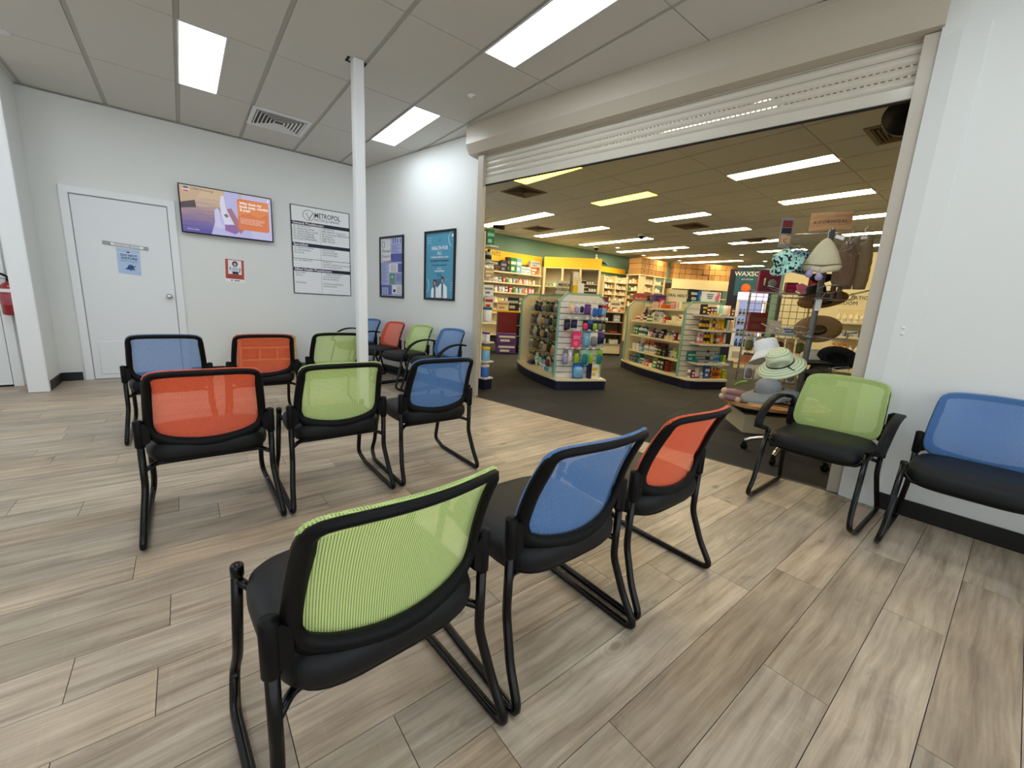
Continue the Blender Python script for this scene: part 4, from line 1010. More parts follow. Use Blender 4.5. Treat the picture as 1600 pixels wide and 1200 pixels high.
# ------------------------------------------------------------------ gondola one (medical accessories)
fA = Fr((4.214, 3.80, 0), math.atan2(-0.372, 0.928))
ga = fixture('display_gondola', 'white slatwall gondola with teal edges, left of the two in the shop', 'gondola', fA)
def gondola_body(t, W, L, H, deckfront=0.13):
    hw = W / 2
    out = [(-hw - 0.02, -0.02), (-hw + 0.05, -deckfront), (hw - 0.05, -deckfront), (hw + 0.03, -0.05), (hw + 0.06, L * 0.5), (hw + 0.0, L + 0.03), (-hw + 0.1, L + 0.08), (-hw - 0.02, L + 0.02), (-hw - 0.10, L * 0.62), (-hw - 0.09, L * 0.3)]
    out = [(p.x, p.y) for p in smooth_path([(a, b_, 0) for a, b_ in out], 4, True)]
    bm = bmesh.new(); prism(bm, out, 'z', 0.0, 0.125); finish('kick_base', bm, NAVY, t)
    bm = bmesh.new(); prism(bm, [(a * 1.012, b_ if b_ > 0 else b_ - 0.006) for a, b_ in out], 'z', 0.125, 0.150); finish('base_deck', bm, CREAM2, t)
    chw, chz = 0.11, 0.11
    poly = [(-hw, 0.15), (hw, 0.15), (hw, H - chz), (hw - chw, H), (-hw + chw, H), (-hw, H - chz)]
    for y0, nm in ((0.0, 'front_panel'), (L, 'rear_panel')):
        bm = bmesh.new(); prism(bm, poly, 'y', y0 + 0.004, y0 + 0.026); finish(nm, bm, CREAM2, t)
        e = bmesh.new()
        for a, b_ in zip(poly[1:], poly[2:] + poly[:1]):
            if a[1] == 0.15 and b_[1] == 0.15: continue
            A, B = Vector((a[0], 0, a[1])), Vector((b_[0], 0, b_[1])); d = (B - A); L2 = d.length; an = math.atan2(d.z, d.x); mid = (A + B) / 2
            box(e, (0, 0, 0), (L2 + 0.012, 0.034, 0.022), 0, Matrix.Translation((mid.x, y0 + 0.013, mid.z)) @ Matrix.Rotation(-an, 4, 'Y'))
        finish('edge_trim', e, TEAL_EDGE, t)
    boxo('spine', (0, L / 2, 0.15 + (H - 0.17) / 2), (0.05, L - 0.03, H - 0.17), CREAM, t)
    boxo('top_rail', (0, L / 2, H - 0.012), (0.07, L - 0.03, 0.03), TEAL_EDGE, t)
    z = 0.155; i = 0; pitch = 0.079
    while z < H - 0.03:
        z1 = min(z + pitch - 0.009, H - 0.012)
        def lim(zq): return hw - 0.014 - max(0, (zq - (H - chz)) / chz) * chw
        bm = bmesh.new(); prism(bm, [(-lim(z), z), (lim(z), z), (lim(z1), z1), (-lim(z1), z1)], 'y', -0.010, 0.004); finish('slat', bm, SLATWALL, t)
        for s in (-1, 1):
            if 0.16 < z < H - 0.12 and i % 2 == 0: boxo('side_slat', (s * 0.030, L / 2, z + pitch * 0.98), (0.010, L - 0.06, pitch * 2 - 0.010), CREAM2, t)
        z += pitch; i += 1
    boxo('groove_back', (0, 0.002, 0.15 + (H - 0.27) / 2), (W - 0.03, 0.003, H - 0.27), DARK, t)
def hook(t, x, y, z, l=0.12, side=None):
    bm = bmesh.new()
    if side is None:
        tube(bm, [(x, y, z), (x, y - l, z), (x, y - l - 0.012, z + 0.014)], 0.003, 6); box(bm, (x, y - l - 0.006, z + 0.018), (0.034, 0.002, 0.022), 1)
    else:
        tube(bm, [(x, y, z), (x + side * l, y, z), (x + side * (l + 0.01), y, z + 0.012)], 0.003, 6); box(bm, (x + side * (l + 0.006), y, z + 0.016), (0.002, 0.03, 0.02), 1)
    finish('hook', bm, [CHROME, PAPER], t)
gondola_body(ga, 0.687, 1.60, 1.285)
PL = 'on top hooks of left gondola end panel'
for x, k, c, c2, w_, h_ in ((-0.20, 'hanging pack', 'peach', 'cream', 0.07, 0.13), (-0.12, 'hanging pack', 'lilac', 'white', 0.07, 0.13), (-0.05, 'hanging pack', 'navy', 'white', 0.06, 0.12), (0.035, 'pouch', 'purple', 'purple', 0.09, 0.14),
                        (0.145, 'pouch', 'blue', 'white', 0.09, 0.17), (0.215, 'pouch', 'blue', 'navy', 0.06, 0.16), (0.275, 'hanging pack', 'light blue', 'red', 0.07, 0.15)):
    hook(ga, x, -0.010, 1.165); good(fA, x, -0.075, 1.16 - h_, k, c, c2, (w_, 0.02, h_), PL)
PL = 'on second hook row of left gondola end panel'
for x, k, c, c2, w_, h_ in ((-0.245, 'pouch', 'navy', 'black', 0.085, 0.14), (-0.145, 'pouch', 'navy', 'navy', 0.09, 0.105), (0.02, 'hanging pack', 'hot pink', 'black', 0.075, 0.13), (0.095, 'pouch', 'navy', 'blue', 0.08, 0.13), (0.165, 'hanging pack', 'lime', 'navy', 0.075, 0.13),
                        (0.235, 'hanging pack', 'grey', 'navy', 0.06, 0.13), (0.295, 'hanging pack', 'olive', 'black', 0.05, 0.13)):
    hook(ga, x, -0.010, 0.955); good(fA, x, -0.075, 0.945 - h_, k, c, c2, (w_, 0.02, h_), PL)
PL = 'on third hook row of left gondola end panel'
good(fA, -0.105, -0.09, 0.575, 'box', 'hot pink', 'pink', (0.115, 0.05, 0.215), PL)
good(fA, 0.055, -0.075, 0.585, 'pouch', 'light blue', 'light blue', (0.10, 0.03, 0.20), PL)
good(fA, 0.165, -0.075, 0.590, 'pouch', 'grey', 'white', (0.11, 0.05, 0.20), PL)
good(fA, 0.27, -0.075, 0.64, 'pouch', 'navy', 'purple', (0.105, 0.03, 0.15), PL)
for x in (-0.22, -0.13, -0.05): good(fA, x, -0.070, 0.735 + 0.05, 'hanging pack', 'tan' if x < -0.2 else 'light blue', 'cream', (0.075, 0.02, 0.05), PL)
for x in (-0.105, 0.055, 0.165, 0.27): hook(ga, x, -0.010, 0.80)
PL = 'on fourth hook row of left gondola end panel'
for x, c, c2, w_, h_ in ((-0.235, 'lilac', 'grey', 0.075, 0.20), (-0.165, 'white', 'white', 0.05, 0.16), (-0.07, 'lime', 'olive', 0.075, 0.20), (0.055, 'teal', 'mint', 0.11, 0.21), (0.145, 'lime', 'mint', 0.06, 0.20), (0.275, 'teal', 'lime', 0.09, 0.20)):
    hook(ga, x, -0.010, 0.555); good(fA, x, -0.075, 0.55 - h_, 'hanging pack', c, c2, (w_, 0.025, h_), PL)
PL = 'at foot of left gondola end panel'
good(fA, -0.03, -0.075, 0.157, 'pouch', 'light blue', 'blue', (0.16, 0.05, 0.22), PL); good(fA, 0.145, -0.065, 0.152, 'box', 'navy', 'navy', (0.05, 0.06, 0.21), PL); good(fA, 0.225, -0.055, 0.152, 'box', 'white', 'yellow', (0.10, 0.05, 0.20), PL)
# left face of the spine: rows of hanging packs
for r, (z, cs) in enumerate(((1.02, ('black', 'lime', 'grey', 'black', 'olive', 'grey', 'navy', 'black', 'silver')), (0.82, ('tan', 'navy', 'olive', 'black', 'grey', 'tan', 'silver', 'brown', 'grey')), (0.62, ('tan', 'grey', 'brown', 'olive', 'navy', 'tan', 'black', 'silver', 'olive')), (0.42, ('silver', 'olive', 'tan', 'black', 'tan', 'grey', 'brown', 'olive', 'grey')), (0.20, ('tan', 'brown', 'grey', 'dark red', 'light blue', 'mint', 'mint', 'grey', 'tan')))):
    for i, c in enumerate(cs[::-1]):
        y = 1.46 - i * 0.165; h_ = 0.135 + 0.012 * ((i * 2 + r) % 3)
        for q in (0, 1):
            if q: hook(ga, -0.036, y, z + h_ + 0.007, 0.20, -1)
            good(Fr(fA.o, fA.rz), -0.10 - 0.09 * q, y - 0.01 * q, z - 0.006 * ((i + q) % 2), 'hanging pack', c, 'black' if (i + r) % 3 else 'cream', (0.135, 0.035, h_), 'on hook row %s of left gondola side' % ('one', 'two', 'three', 'four', 'five')[r], -PI / 2)
    boxo('hook_bar', (-0.045, 0.80, z + 0.182), (0.012, 1.5, 0.02), CREAM2, ga)
PL = 'on base deck of left gondola side'
for y, k, c, c2, d in ((1.25, 'box', 'navy', 'blue', (0.20, 0.12, 0.035)), (1.05, 'spray bottle', 'silver', 'white', (0.045, 0.045, 0.16)), (0.88, 'bottle', 'white', 'silver', (0.045, 0.045, 0.10)), (0.72, 'box', 'white', 'light blue', (0.14, 0.08, 0.07)), (0.54, 'box', 'light blue', 'teal', (0.13, 0.08, 0.06)), (0.36, 'box', 'mint', 'white', (0.12, 0.08, 0.08)), (0.2, 'packet', 'tan', 'cream', (0.10, 0.06, 0.05))):
    good(fA, -0.22, y, 0.152, k, c, c2, d, PL, -PI / 2)
def top_sign(fr, x, y, z0, w_, h_, lines, label, size, tilt=0.0):
    t = thing('topper_sign', label, 'sign', fr.p(x, y, z0), fr.rz + tilt)
    boxo('board', (0, 0, h_ / 2), (w_, 0.012, h_), CREAM2, t, 0.002)
    boxo('foot', (0, 0, 0.004), (w_ * 0.5, 0.05, 0.008), CREAM2, t)
    for i, l in enumerate(lines): text(l, 0, h_ * (0.5 + 0.36 * ((len(lines) - 1) / 2 - i)), -0.0068, size, INK, t, 'CENTER', bold=0.0015, shear=0.12)
top_sign(fA, -0.02, 0.62, 1.290, 0.27, 0.19, ['MEDICAL', 'ACCESSORIES'], 'cream sign reading MEDICAL ACCESSORIES on top of the left gondola', 0.050)
cb = thing('leaflet_holder', 'yellow and white cardboard leaflet holder on the left gondola top', 'holder', fA.p(0.04, 0.30, 1.290), fA.rz)
bm = bmesh.new(); prism(bm, [(-0.10, 0.26), (-0.10, 0.30), (-0.02, 0.20), (0.0, 0.12), (0.08, 0.10), (0.10, 0.0), (-0.10, 0.0)], 'y', 0.05, 0.058); finish('back_card', bm, cm('grey'), cb)
boxo('tray', (0.0, 0.0, 0.06), (0.17, 0.08, 0.12), cm('yellow'), cb, 0.003); boxo('front_card', (0.03, -0.043, 0.085), (0.09, 0.004, 0.13), PAPER, cb); boxo('header_card', (-0.02, 0.045, 0.24), (0.11, 0.006, 0.14), cm('yellow'), cb); boxo('header_print', (-0.02, 0.040, 0.25), (0.08, 0.003, 0.10), PAPER, cb)
for dx in (-0.045, 0.03): boxo('leaflet', (dx, 0.012, 0.15), (0.06, 0.004, 0.16), cm('cream'), cb)

# ------------------------------------------------------------------ gondola two (oral health / sun care)
fB = Fr((6.203, 3.117, 0), math.atan2(-0.44, 0.898))
gb = fixture('display_gondola', 'white slatwall gondola of bottles with teal edges, right one in the shop', 'gondola', fB)
gondola_body(gb, 0.68, 1.76, 1.285, 0.26)
names5 = ('top', 'second', 'third', 'fourth', 'bottom')
ENDZ = (1.10, 0.89, 0.68, 0.39, 0.155)
for z in ENDZ[:4]: shelf_part(gb, 0.06, -0.135, z, 0.56, 0.24)
def sp2(i): return 'on %s shelf of right gondola end' % names5[i]
B = (0.052, 0.04, 0.165); T = (0.046, 0.04, 0.15)
shelf_fill(fB, -0.20, 0.40, -0.16, ENDZ[0], sp2(0), [('box', 'navy', 'yellow', (0.08, 0.06, 0.15), 1), ('box', 'black', 'white', (0.06, 0.05, 0.11), 1), ('box', 'red', 'white', (0.04, 0.04, 0.12), 1), ('box', 'teal', 'white', (0.045, 0.04, 0.12), 1), ('tube', 'white', 'silver', T, 1), ('tube', 'mint', 'white', T, 1), ('tube', 'white', 'silver', T, 2), ('tube', 'peach', 'white', T, 1), ('box', 'brown', 'white', (0.05, 0.04, 0.12), 1)], 0.006)
good(fB, -0.04, -0.245, ENDZ[0], 'box', 'yellow', 'yellow', (0.16, 0.018, 0.025), sp2(0))
shelf_fill(fB, -0.20, 0.40, -0.15, ENDZ[1], sp2(1), [('spray bottle', 'navy', 'yellow', B, 3), ('pump bottle', 'yellow', 'white', B, 1), ('bottle', 'yellow', 'brown', B, 1), ('bottle', 'yellow', 'white', B, 1), ('tube', 'yellow', 'orange', T, 2), ('tube', 'green', 'white', T, 1), ('tube', 'white', 'cream', T, 1), ('tube', 'peach', 'white', T, 1)], 0.004)
shelf_fill(fB, -0.20, 0.40, -0.15, ENDZ[2], sp2(2), [('spray bottle', 'pink', 'white', B, 2), ('bottle', 'yellow', 'black', B, 2), ('tube', 'yellow', 'lime', T, 1), ('spray bottle', 'black', 'grey', B, 1), ('spray bottle', 'orange', 'white', B, 1), ('tube', 'orange', 'peach', T, 1), ('tube', 'white', 'orange', T, 1)], 0.006)
PL = sp2(3)
shelf_fill(fB, -0.19, 0.40, -0.15, ENDZ[3], PL, [('box', 'teal', 'pink', (0.19, 0.12, 0.05), 1), ('bottle', 'silver', 'navy', (0.06, 0.05, 0.19), 1), ('bottle', 'silver', 'grey', (0.05, 0.05, 0.12), 1), ('spray bottle', 'light blue', 'blue', (0.05, 0.04, 0.15), 2), ('tube', 'green', 'white', (0.05, 0.04, 0.12), 1), ('tube', 'lime', 'white', (0.05, 0.04, 0.12), 1)], 0.006)
good(fB, -0.19, -0.06, ENDZ[3] + 0.002, 'box', 'teal', 'mint', (0.14, 0.03, 0.15), PL)
dl = tag(boxo('price_rail', (0, 0, 0), (0.56, 0.012, 0.03), mat('strip_white', (226, 224, 218)), None), 'white price rail at bottom edge of the right gondola end', 'rail'); dl.location = fB.p(0.04, -0.284, 0.136); dl.rotation_euler = (0, 0, fB.rz)
shelf_fill(fB, -0.28, 0.40, -0.15, 0.152, sp2(4), [('bottle', 'white', 'grey', B, 1), ('box', 'magenta', 'white', (0.055, 0.05, 0.12), 1), ('tube', 'white', 'magenta', T, 2), ('bottle', 'white', 'silver', (0.05, 0.04, 0.11), 1), ('box', 'blue', 'white', (0.085, 0.06, 0.19), 1), ('bottle', 'brown', 'red', B, 1), ('bottle', 'orange', 'brown', B, 2), ('bottle', 'yellow', 'orange', B, 1), ('box', 'lime', 'yellow', (0.07, 0.06, 0.13), 2)], 0.005)
# its left side: four shelves
SZs = (0.93, 0.665, 0.38)
def side_fr(fr, off): return Fr(fr.p(off, 0, 0), fr.rz - PI / 2)       # local x runs towards the front of the gondola
fBs = side_fr(fB, -0.03)
for z in (1.165,) + SZs:
    dpt = 0.13 if z > 1 else 0.26
    boxo('shelf', (-0.034 - dpt / 2, 0.86, z - 0.01), (dpt, 1.66 if z < 1 else 0.9, 0.02), CREAM2, gb)
    boxo('price_strip', (-0.036 - dpt, 0.86, z - 0.012), (0.005, 1.66 if z < 1 else 0.9, 0.03), CREAM2, gb)
    tg = bmesh.new()
    for i in range(20):
        yy = 0.08 + 0.083 * i
        if z > 1 and not 0.42 < yy < 1.3: continue
        box(tg, (-0.0395 - dpt, yy, z - 0.012), (0.001, 0.04, 0.024))
    finish('price_tags', tg, mat('tag_cream', (246, 238, 214), 0.5), gb)['kind'] = 'stuff'
# frame x: -1.7 (far) .. 0 (front)
SP = lambda n: 'on %s shelf of right gondola side' % n
Bs = (0.05, 0.05, 0.13)
shelf_fill(fBs, -1.25, -0.35, -0.10, 1.166, SP('top'), [('box', 'peach', 'white', (0.05, 0.04, 0.11), 4), ('box', 'orange', 'red', (0.05, 0.04, 0.06), 4), ('box', 'pink', 'white', (0.05, 0.04, 0.12), 2), ('box', 'white', 'cream', (0.05, 0.04, 0.12), 2)], 0.018)
shelf_fill(fBs, -1.62, -0.1, -0.19, SZs[0] + 0.001, SP('second'), [('bottle', 'white', 'red', (0.05, 0.05, 0.10), 2), ('bottle', 'orange', 'white', (0.05, 0.05, 0.10), 1), ('bottle', 'white', 'navy', (0.05, 0.05, 0.10), 2), ('bottle', 'green', 'white', (0.06, 0.05, 0.11), 2), ('tube', 'white', 'cream', (0.045, 0.04, 0.17), 1), ('box', 'silver', 'grey', (0.16, 0.08, 0.17), 1), ('box', 'white', 'silver', (0.08, 0.06, 0.09), 1), ('box', 'red', 'white', (0.07, 0.06, 0.08), 1), ('box', 'cream', 'white', (0.09, 0.06, 0.05), 3)], 0.025)
for i in range(5): good(fBs, -1.55 + 0.12 * i, -0.05, SZs[0] + 0.10, 'hanging pack', ('black', 'grey', 'black', 'silver', 'lilac')[i], 'grey', (0.09, 0.02, 0.16), SP('second'))
shelf_fill(fBs, -1.66, -0.1, -0.19, SZs[1] + 0.001, SP('third'), [('box', 'green', 'white', (0.07, 0.07, 0.17), 2), ('bottle', 'white', 'teal', (0.06, 0.06, 0.17), 3), ('bottle', 'silver', 'navy', (0.06, 0.06, 0.15), 1), ('tub', 'white', 'lilac', (0.08, 0.08, 0.10), 1), ('box', 'magenta', 'white', (0.07, 0.06, 0.11), 1), ('box', 'navy', 'silver', (0.14, 0.08, 0.09), 2), ('packet', 'cream', 'tan', (0.09, 0.05, 0.06), 2)], 0.022)
shelf_fill(fBs, -1.62, -0.1, -0.06, SZs[1] - 0.0 + 0.001, SP('third'), [('box', 'dark red', 'red', (0.07, 0.05, 0.10), 2)], 0.03)
shelf_fill(fBs, -1.60, -0.1, -0.20, SZs[2] + 0.001, SP('fourth'), [('box', 'white', 'cream', (0.10, 0.08, 0.12), 2), ('box', 'light blue', 'white', (0.12, 0.08, 0.09), 1), ('bottle', 'white', 'silver', (0.06, 0.06, 0.15), 5), ('box', 'purple', 'white', (0.07, 0.06, 0.14), 1), ('box', 'black', 'lime', (0.13, 0.08, 0.14), 1), ('box', 'black', 'grey', (0.07, 0.06, 0.13), 1)], 0.02)
shelf_fill(fBs, -1.45, -0.3, -0.06, SZs[2] + 0.001, SP('fourth'), [('box', 'orange', 'red', (0.07, 0.05, 0.19), 4), ('box', 'dark red', 'red', (0.07, 0.05, 0.19), 4)], 0.02)
shelf_fill(fBs, -1.62, -0.1, -0.22, 0.152, SP('bottom'), [('box', 'grey', 'black', (0.09, 0.08, 0.16), 2), ('box', 'teal', 'navy', (0.14, 0.10, 0.17), 1), ('box', 'silver', 'navy', (0.15, 0.10, 0.11), 1), ('box', 'red', 'white', (0.13, 0.08, 0.07), 1), ('box', 'white', 'cream', (0.09, 0.08, 0.06), 1), ('box', 'green', 'white', (0.12, 0.08, 0.15), 1), ('box', 'black', 'silver', (0.09, 0.08, 0.19), 2), ('box', 'dark red', 'black', (0.08, 0.07, 0.17), 1)], 0.02)
for i, z in enumerate(SZs):
    nm_ = ('second', 'third', 'fourth')[i]; seq = []
    for k in range(15):
        c = (('white', 'silver', 'green', 'navy', 'white', 'cream', 'red'), ('navy', 'white', 'magenta', 'silver', 'black', 'white', 'teal'), ('white', 'black', 'purple', 'white', 'dark red', 'silver', 'lime'))[i][(k * 3 + i) % 7]
        seq.append((('bottle', 'box', 'tube', 'box')[(k + i) % 4], c, 'white' if c != 'white' else ('blue', 'red', 'grey')[k % 3], (0.06 + 0.015 * (k % 3), 0.05, 0.10 + 0.025 * ((k * 2 + i) % 3)), 1))
    shelf_fill(fBs, -1.58, -0.12, -0.125, z + 0.001, SP(nm_), seq, 0.018)
top_sign(fB, 0.02, 0.78, 1.290, 0.33, 0.20, ['ORAL HEALTH'], 'cream sign reading ORAL HEALTH on top of the right gondola', 0.062)
PL = 'on top of the right gondola'
good(fB, -0.02, 1.30, 1.288, 'box', 'purple', 'navy', (0.24, 0.10, 0.12), PL); good(fB, -0.1, 1.06, 1.186, 'box', 'magenta', 'pink', (0.08, 0.06, 0.16), PL)
good(fB, -0.03, 1.52, 1.288, 'packet', 'black', 'silver', (0.14, 0.08, 0.10), PL); good(fB, 0.06, 0.42, 1.288, 'box', 'black', 'silver', (0.20, 0.05, 0.20), PL, 0.2); good(fB, 0.24, 0.42, 1.17, 'box', 'blue', 'light blue', (0.26, 0.05, 0.30), PL, 0.2)
o = thing('counter_card', 'white header card with blue print and pink figure on right gondola end', 'card', fB.p(0.10, 0.06, 1.306), fB.rz); boxo('board', (0, 0, 0.06), (0.34, 0.008, 0.16), PAPER, o, 0.003)
for k in range(3): boxo('print_line', (-0.02, -0.005, 0.10 - 0.028 * k), (0.12 - 0.02 * k, 0.001, 0.012), PBD, o)
bm = bmesh.new(); prism(bm, [(0.08, 0.0), (0.13, 0.0), (0.15, 0.10), (0.12, 0.15), (0.10, 0.10), (0.07, 0.06)], 'y', -0.012, -0.005); finish('figure', bm, cm('pink'), o)
#SECTION4

# ------------------------------------------------------------------ shelf unit just behind the left shutter guide
S1o = WP(3.60, 3.655)
fS = Fr((S1o.x, S1o.y, 0), TH - PI / 2 + PI / 2)            # local x along WD (away from the opening)
sI = thing('shelf_unit', 'tall shelf unit of tubs just inside the opening, behind left shutter guide', 'shelf', fS.o, TH)
# local frame: x = WD, y = left of WD = -WN
boxo('back_board', (0.40, -0.02, 1.05), (0.66, 0.02, 1.80), CREAM2, sI)
boxo('kick_base', (0.36, -0.10, 0.068), (0.72, 0.14, 0.136), NAVY, sI)
SH = (0.156, 0.372, 0.618, 0.88, 1.19, 1.40, 1.60, 1.79)
for z in SH: boxo('shelf', (0.36, -0.105, z - 0.009), (0.74, 0.15, 0.018), SLATWALL, sI)
PL = 'on shelf unit behind left guide'
fS = Fr(fS.o, TH)
def s1(x, z, *a): good(fS, x, -0.11, z + 0.001, *a, PL, -PI / 2 - 0.4)
s1(0.075, SH[0], 'tub', 'blue', 'white', (0.115, 0.115, 0.16)); s1(0.21, SH[0], 'tub', 'light blue', 'white', (0.115, 0.115, 0.16))
s1(0.075, SH[1], 'tub', 'light blue', 'yellow', (0.115, 0.115, 0.17)); s1(0.21, SH[1], 'tub', 'blue', 'yellow', (0.115, 0.115, 0.17))
for i in range(4): s1(0.05 + 0.07 * i, SH[2], 'tub', 'white', 'purple', (0.062, 0.062, 0.115))
s1(0.075, SH[3], 'tub', 'white', 'teal', (0.12, 0.12, 0.17)); s1(0.22, SH[3], 'tub', 'cream', 'teal', (0.12, 0.12, 0.17))
s1(0.09, SH[4], 'box', 'white', 'grey', (0.13, 0.10, 0.13)); s1(0.24, SH[4], 'box', 'silver', 'grey', (0.13, 0.10, 0.13))
s1(0.09, SH[5], 'box', 'tan', 'cream', (0.12, 0.10, 0.12)); s1(0.09, SH[6], 'spray bottle', 'silver', 'black', (0.08, 0.07, 0.15)); s1(0.2, SH[6], 'box', 'olive', 'white', (0.08, 0.08, 0.14))
s1(0.09, SH[7], 'box', 'green', 'mint', (0.10, 0.10, 0.19))

# ------------------------------------------------------------------ vitamins wall along the teal wall
fM = Fr((6.95, 9.18, 0), 0)
wm = thing('wall_shelving', 'long cream wall shelving under yellow fascia at back left of shop', 'shelf', fM.o)
boxo('back_board', (0, 0.31, 1.12), (3.0, 0.02, 2.24), CREAM2, wm)
boxo('fascia', (0, 0.24, 2.365), (3.05, 0.03, 0.28), YELLOW, wm)
text('NTS', -0.32, 2.41, 0.222, 0.16, INK, wm, 'LEFT')
for x in (-1.49, 1.30, 1.49): boxo('side_board', (x, 0.16, 1.12), (0.03, 0.30, 2.2), CREAM, wm)
boxo('base_box', (0, 0.12, 0.08), (2.95, 0.36, 0.16), NAVY, wm)
MZ = (1.94, 1.66, 1.40, 1.14, 0.86, 0.56, 0.26)
nm = ('top', 'second', 'third', 'fourth', 'fifth', 'sixth', 'lowest')
for z in MZ: boxo('shelf', (-0.08, 0.12, z - 0.01), (2.75, 0.34, 0.02), SLATWALL, wm); boxo('price_strip', (-0.08, -0.054, z - 0.01), (2.75, 0.006, 0.035), CREAM2, wm)
for x in (-0.9, -0.25, 0.4, 1.0): boxo('bracket', (x, 0.06, 1.90), (0.012, 0.2, 0.05), CHROME, wm)
def mp_(i): return 'on %s shelf of back wall shelving' % nm[i]
shelf_fill(fM, -0.72, 1.26, 0.06, MZ[0], mp_(0), [('box', 'silver', 'grey', (0.16, 0.12, 0.20), 2), ('box', 'black', 'brown', (0.20, 0.14, 0.16), 1), ('box', 'navy', 'grey', (0.20, 0.14, 0.28), 1), ('box', 'black', 'olive', (0.10, 0.12, 0.40), 1), ('box', 'green', 'white', (0.20, 0.12, 0.40), 1), ('box', 'light blue', 'white', (0.18, 0.12, 0.40), 1), ('box', 'white', 'light blue', (0.16, 0.12, 0.20), 2), ('box', 'orange', 'white', (0.22, 0.12, 0.22), 1)], 0.014)
good(fM, 1.12, 0.10, MZ[0] + 0.23, 'box', 'silver', 'grey', (0.36, 0.10, 0.17), mp_(0)); good(fM, 0.02, 0.10, MZ[0] + 0.17, 'box', 'brown', 'black', (0.2, 0.12, 0.14), mp_(0))
pal = ['white', 'orange', 'blue', 'white', 'cream', 'lilac', 'peach', 'red', 'yellow', 'light blue', 'white', 'pink', 'green']
for i in range(1, 5):
    spec = []
    for k in range(16):
        c = pal[(k * 5 + i * 3) % len(pal)]; kind = ('bottle', 'box', 'jar')[(k + i) % 3]
        spec.append((kind, c, 'white' if c != 'white' else 'cream', (0.07 + 0.02 * (k % 3), 0.07, 0.10 + 0.03 * ((k * 3 + i) % 3)), 1))
    shelf_fill(fM, -0.78, 1.25, 0.03, MZ[i], mp_(i), spec, 0.03)

# ------------------------------------------------------------------ diagonal bay unit under the second yellow fascia
dA, dB = Vector((8.29, 9.11, 0)), Vector((9.42, 7.92, 0))
fD = Fr(dA, math.atan2(dB.y - dA.y, dB.x - dA.x)); LD = (dB - dA).length
db2 = thing('bay_unit', 'cream three bay cabinet under tall yellow fascia, angled across the back corner', 'cabinet', fD.o, fD.rz)
boxo('fascia', (LD / 2, 0.05, 2.345), (LD, 0.06, 0.285), YELLOW, db2); boxo('fascia_return', (0.02, 0.30, 2.345), (0.04, 0.44, 0.285), YELLOW, db2)
boxo('back_board', (LD / 2, 0.42, 1.1), (LD, 0.02, 2.2), mat('bay_back', (206, 196, 172), 0.6), db2)
boxo('grey_back', (LD * 0.81, 0.405, 1.4), (LD * 0.32, 0.01, 1.5), mat('bay_grey', (150, 142, 124), 0.6), db2)
for f in (0.0, 0.335, 0.65, 1.0): boxo('upright', (min(max(LD * f, 0.03), LD - 0.03), 0.22, 1.1), (0.06, 0.40, 2.2), CREAM, db2)
boxo('top_board', (LD / 2, 0.22, 2.19), (LD, 0.40, 0.025), CREAM, db2)
DZ = (1.66, 1.34, 1.02, 0.7)
for z in DZ:
    for a, b_ in ((0.03, 0.335), (0.335, 0.65)): boxo('shelf', (LD * (a + b_) / 2, 0.2, z), (LD * (b_ - a) - 0.05, 0.36, 0.025), CREAM, db2)
GZ = (1.78, 1.58, 1.38, 1.18, 0.98)
for z in GZ: boxo('shelf', (LD * 0.825, 0.30, z), (LD * 0.30, 0.20, 0.014), SLATWALL, db2)
fD2 = fD
for i, z in enumerate(DZ[:3]):
    pl = 'on %s shelf of diagonal cabinet left bays' % names5[i]
    shelf_fill(fD2, 0.08, 0.52, 0.10, z + 0.014, pl, [('box', ('green', 'dark red', 'white')[i], 'cream', (0.10, 0.07, 0.07), 2), ('box', ('mint', 'purple', 'cream')[i], 'white', (0.09, 0.07, 0.10), 2)], 0.012)
    shelf_fill(fD2, 0.60, 1.04, 0.10, z + 0.014, pl, [('box', ('pink', 'white', 'tan')[i], 'red', (0.14, 0.07, 0.10), 1), ('box', ('brown', 'cream', 'white')[i], 'white', (0.10, 0.07, 0.12), 2)], 0.02)
for i, z in enumerate(GZ):
    shelf_fill(fD2, 1.12, 1.60, 0.25, z + 0.008, 'on %s shelf of diagonal cabinet grey bay' % names5[i], [('tub', 'black' if i < 2 else 'brown', 'white', (0.055, 0.055, 0.10), 2 + (i == 1)), ('tub', 'white', 'black', (0.055, 0.055, 0.085), 3)], 0.02)
cmx = thing('security_camera', 'small white security camera on top of the yellow fascia', 'camera', fD.p(LD * 0.90, 0.05, 2.489), fD.rz)
bm = bmesh.new(); lathe(bm, [(0, 0), (0.03, 0), (0.03, 0.03), (0.012, 0.04), (0.012, 0.07)], 12); finish('base', bm, WHITE, cmx)
bm = bmesh.new(); tube(bm, [(0, 0.06, 0.09), (0, -0.10, 0.07)], 0.032, 10); finish('body', bm, cm('silver'), cmx)
c2_ = thing('security_camera', 'dark bracket camera high on the teal wall right of yellow fascia', 'camera', (11.3, 9.44, 2.62))
bm = bmesh.new(); box(bm, (0, 0.03, 0), (0.08, 0.06, 0.08)); tube(bm, [(0, 0, 0), (0.08, -0.14, -0.06)], 0.035, 10); finish('body', bm, STEEL, c2_)
c3_ = thing('security_camera', 'small black camera fixed beside left shutter guide inside the shop', 'camera', WP(3.42, 3.70, 1.98), RZ_W)
boxo('mount', (0, 0.0, 0), (0.03, 0.05, 0.05), BLK_PLAS, c3_); bm = bmesh.new(); tube(bm, [(-0.02, -0.02, 0.0), (-0.10, -0.04, 0.01)], 0.022, 10); finish('body', bm, BLK_PLAS, c3_)

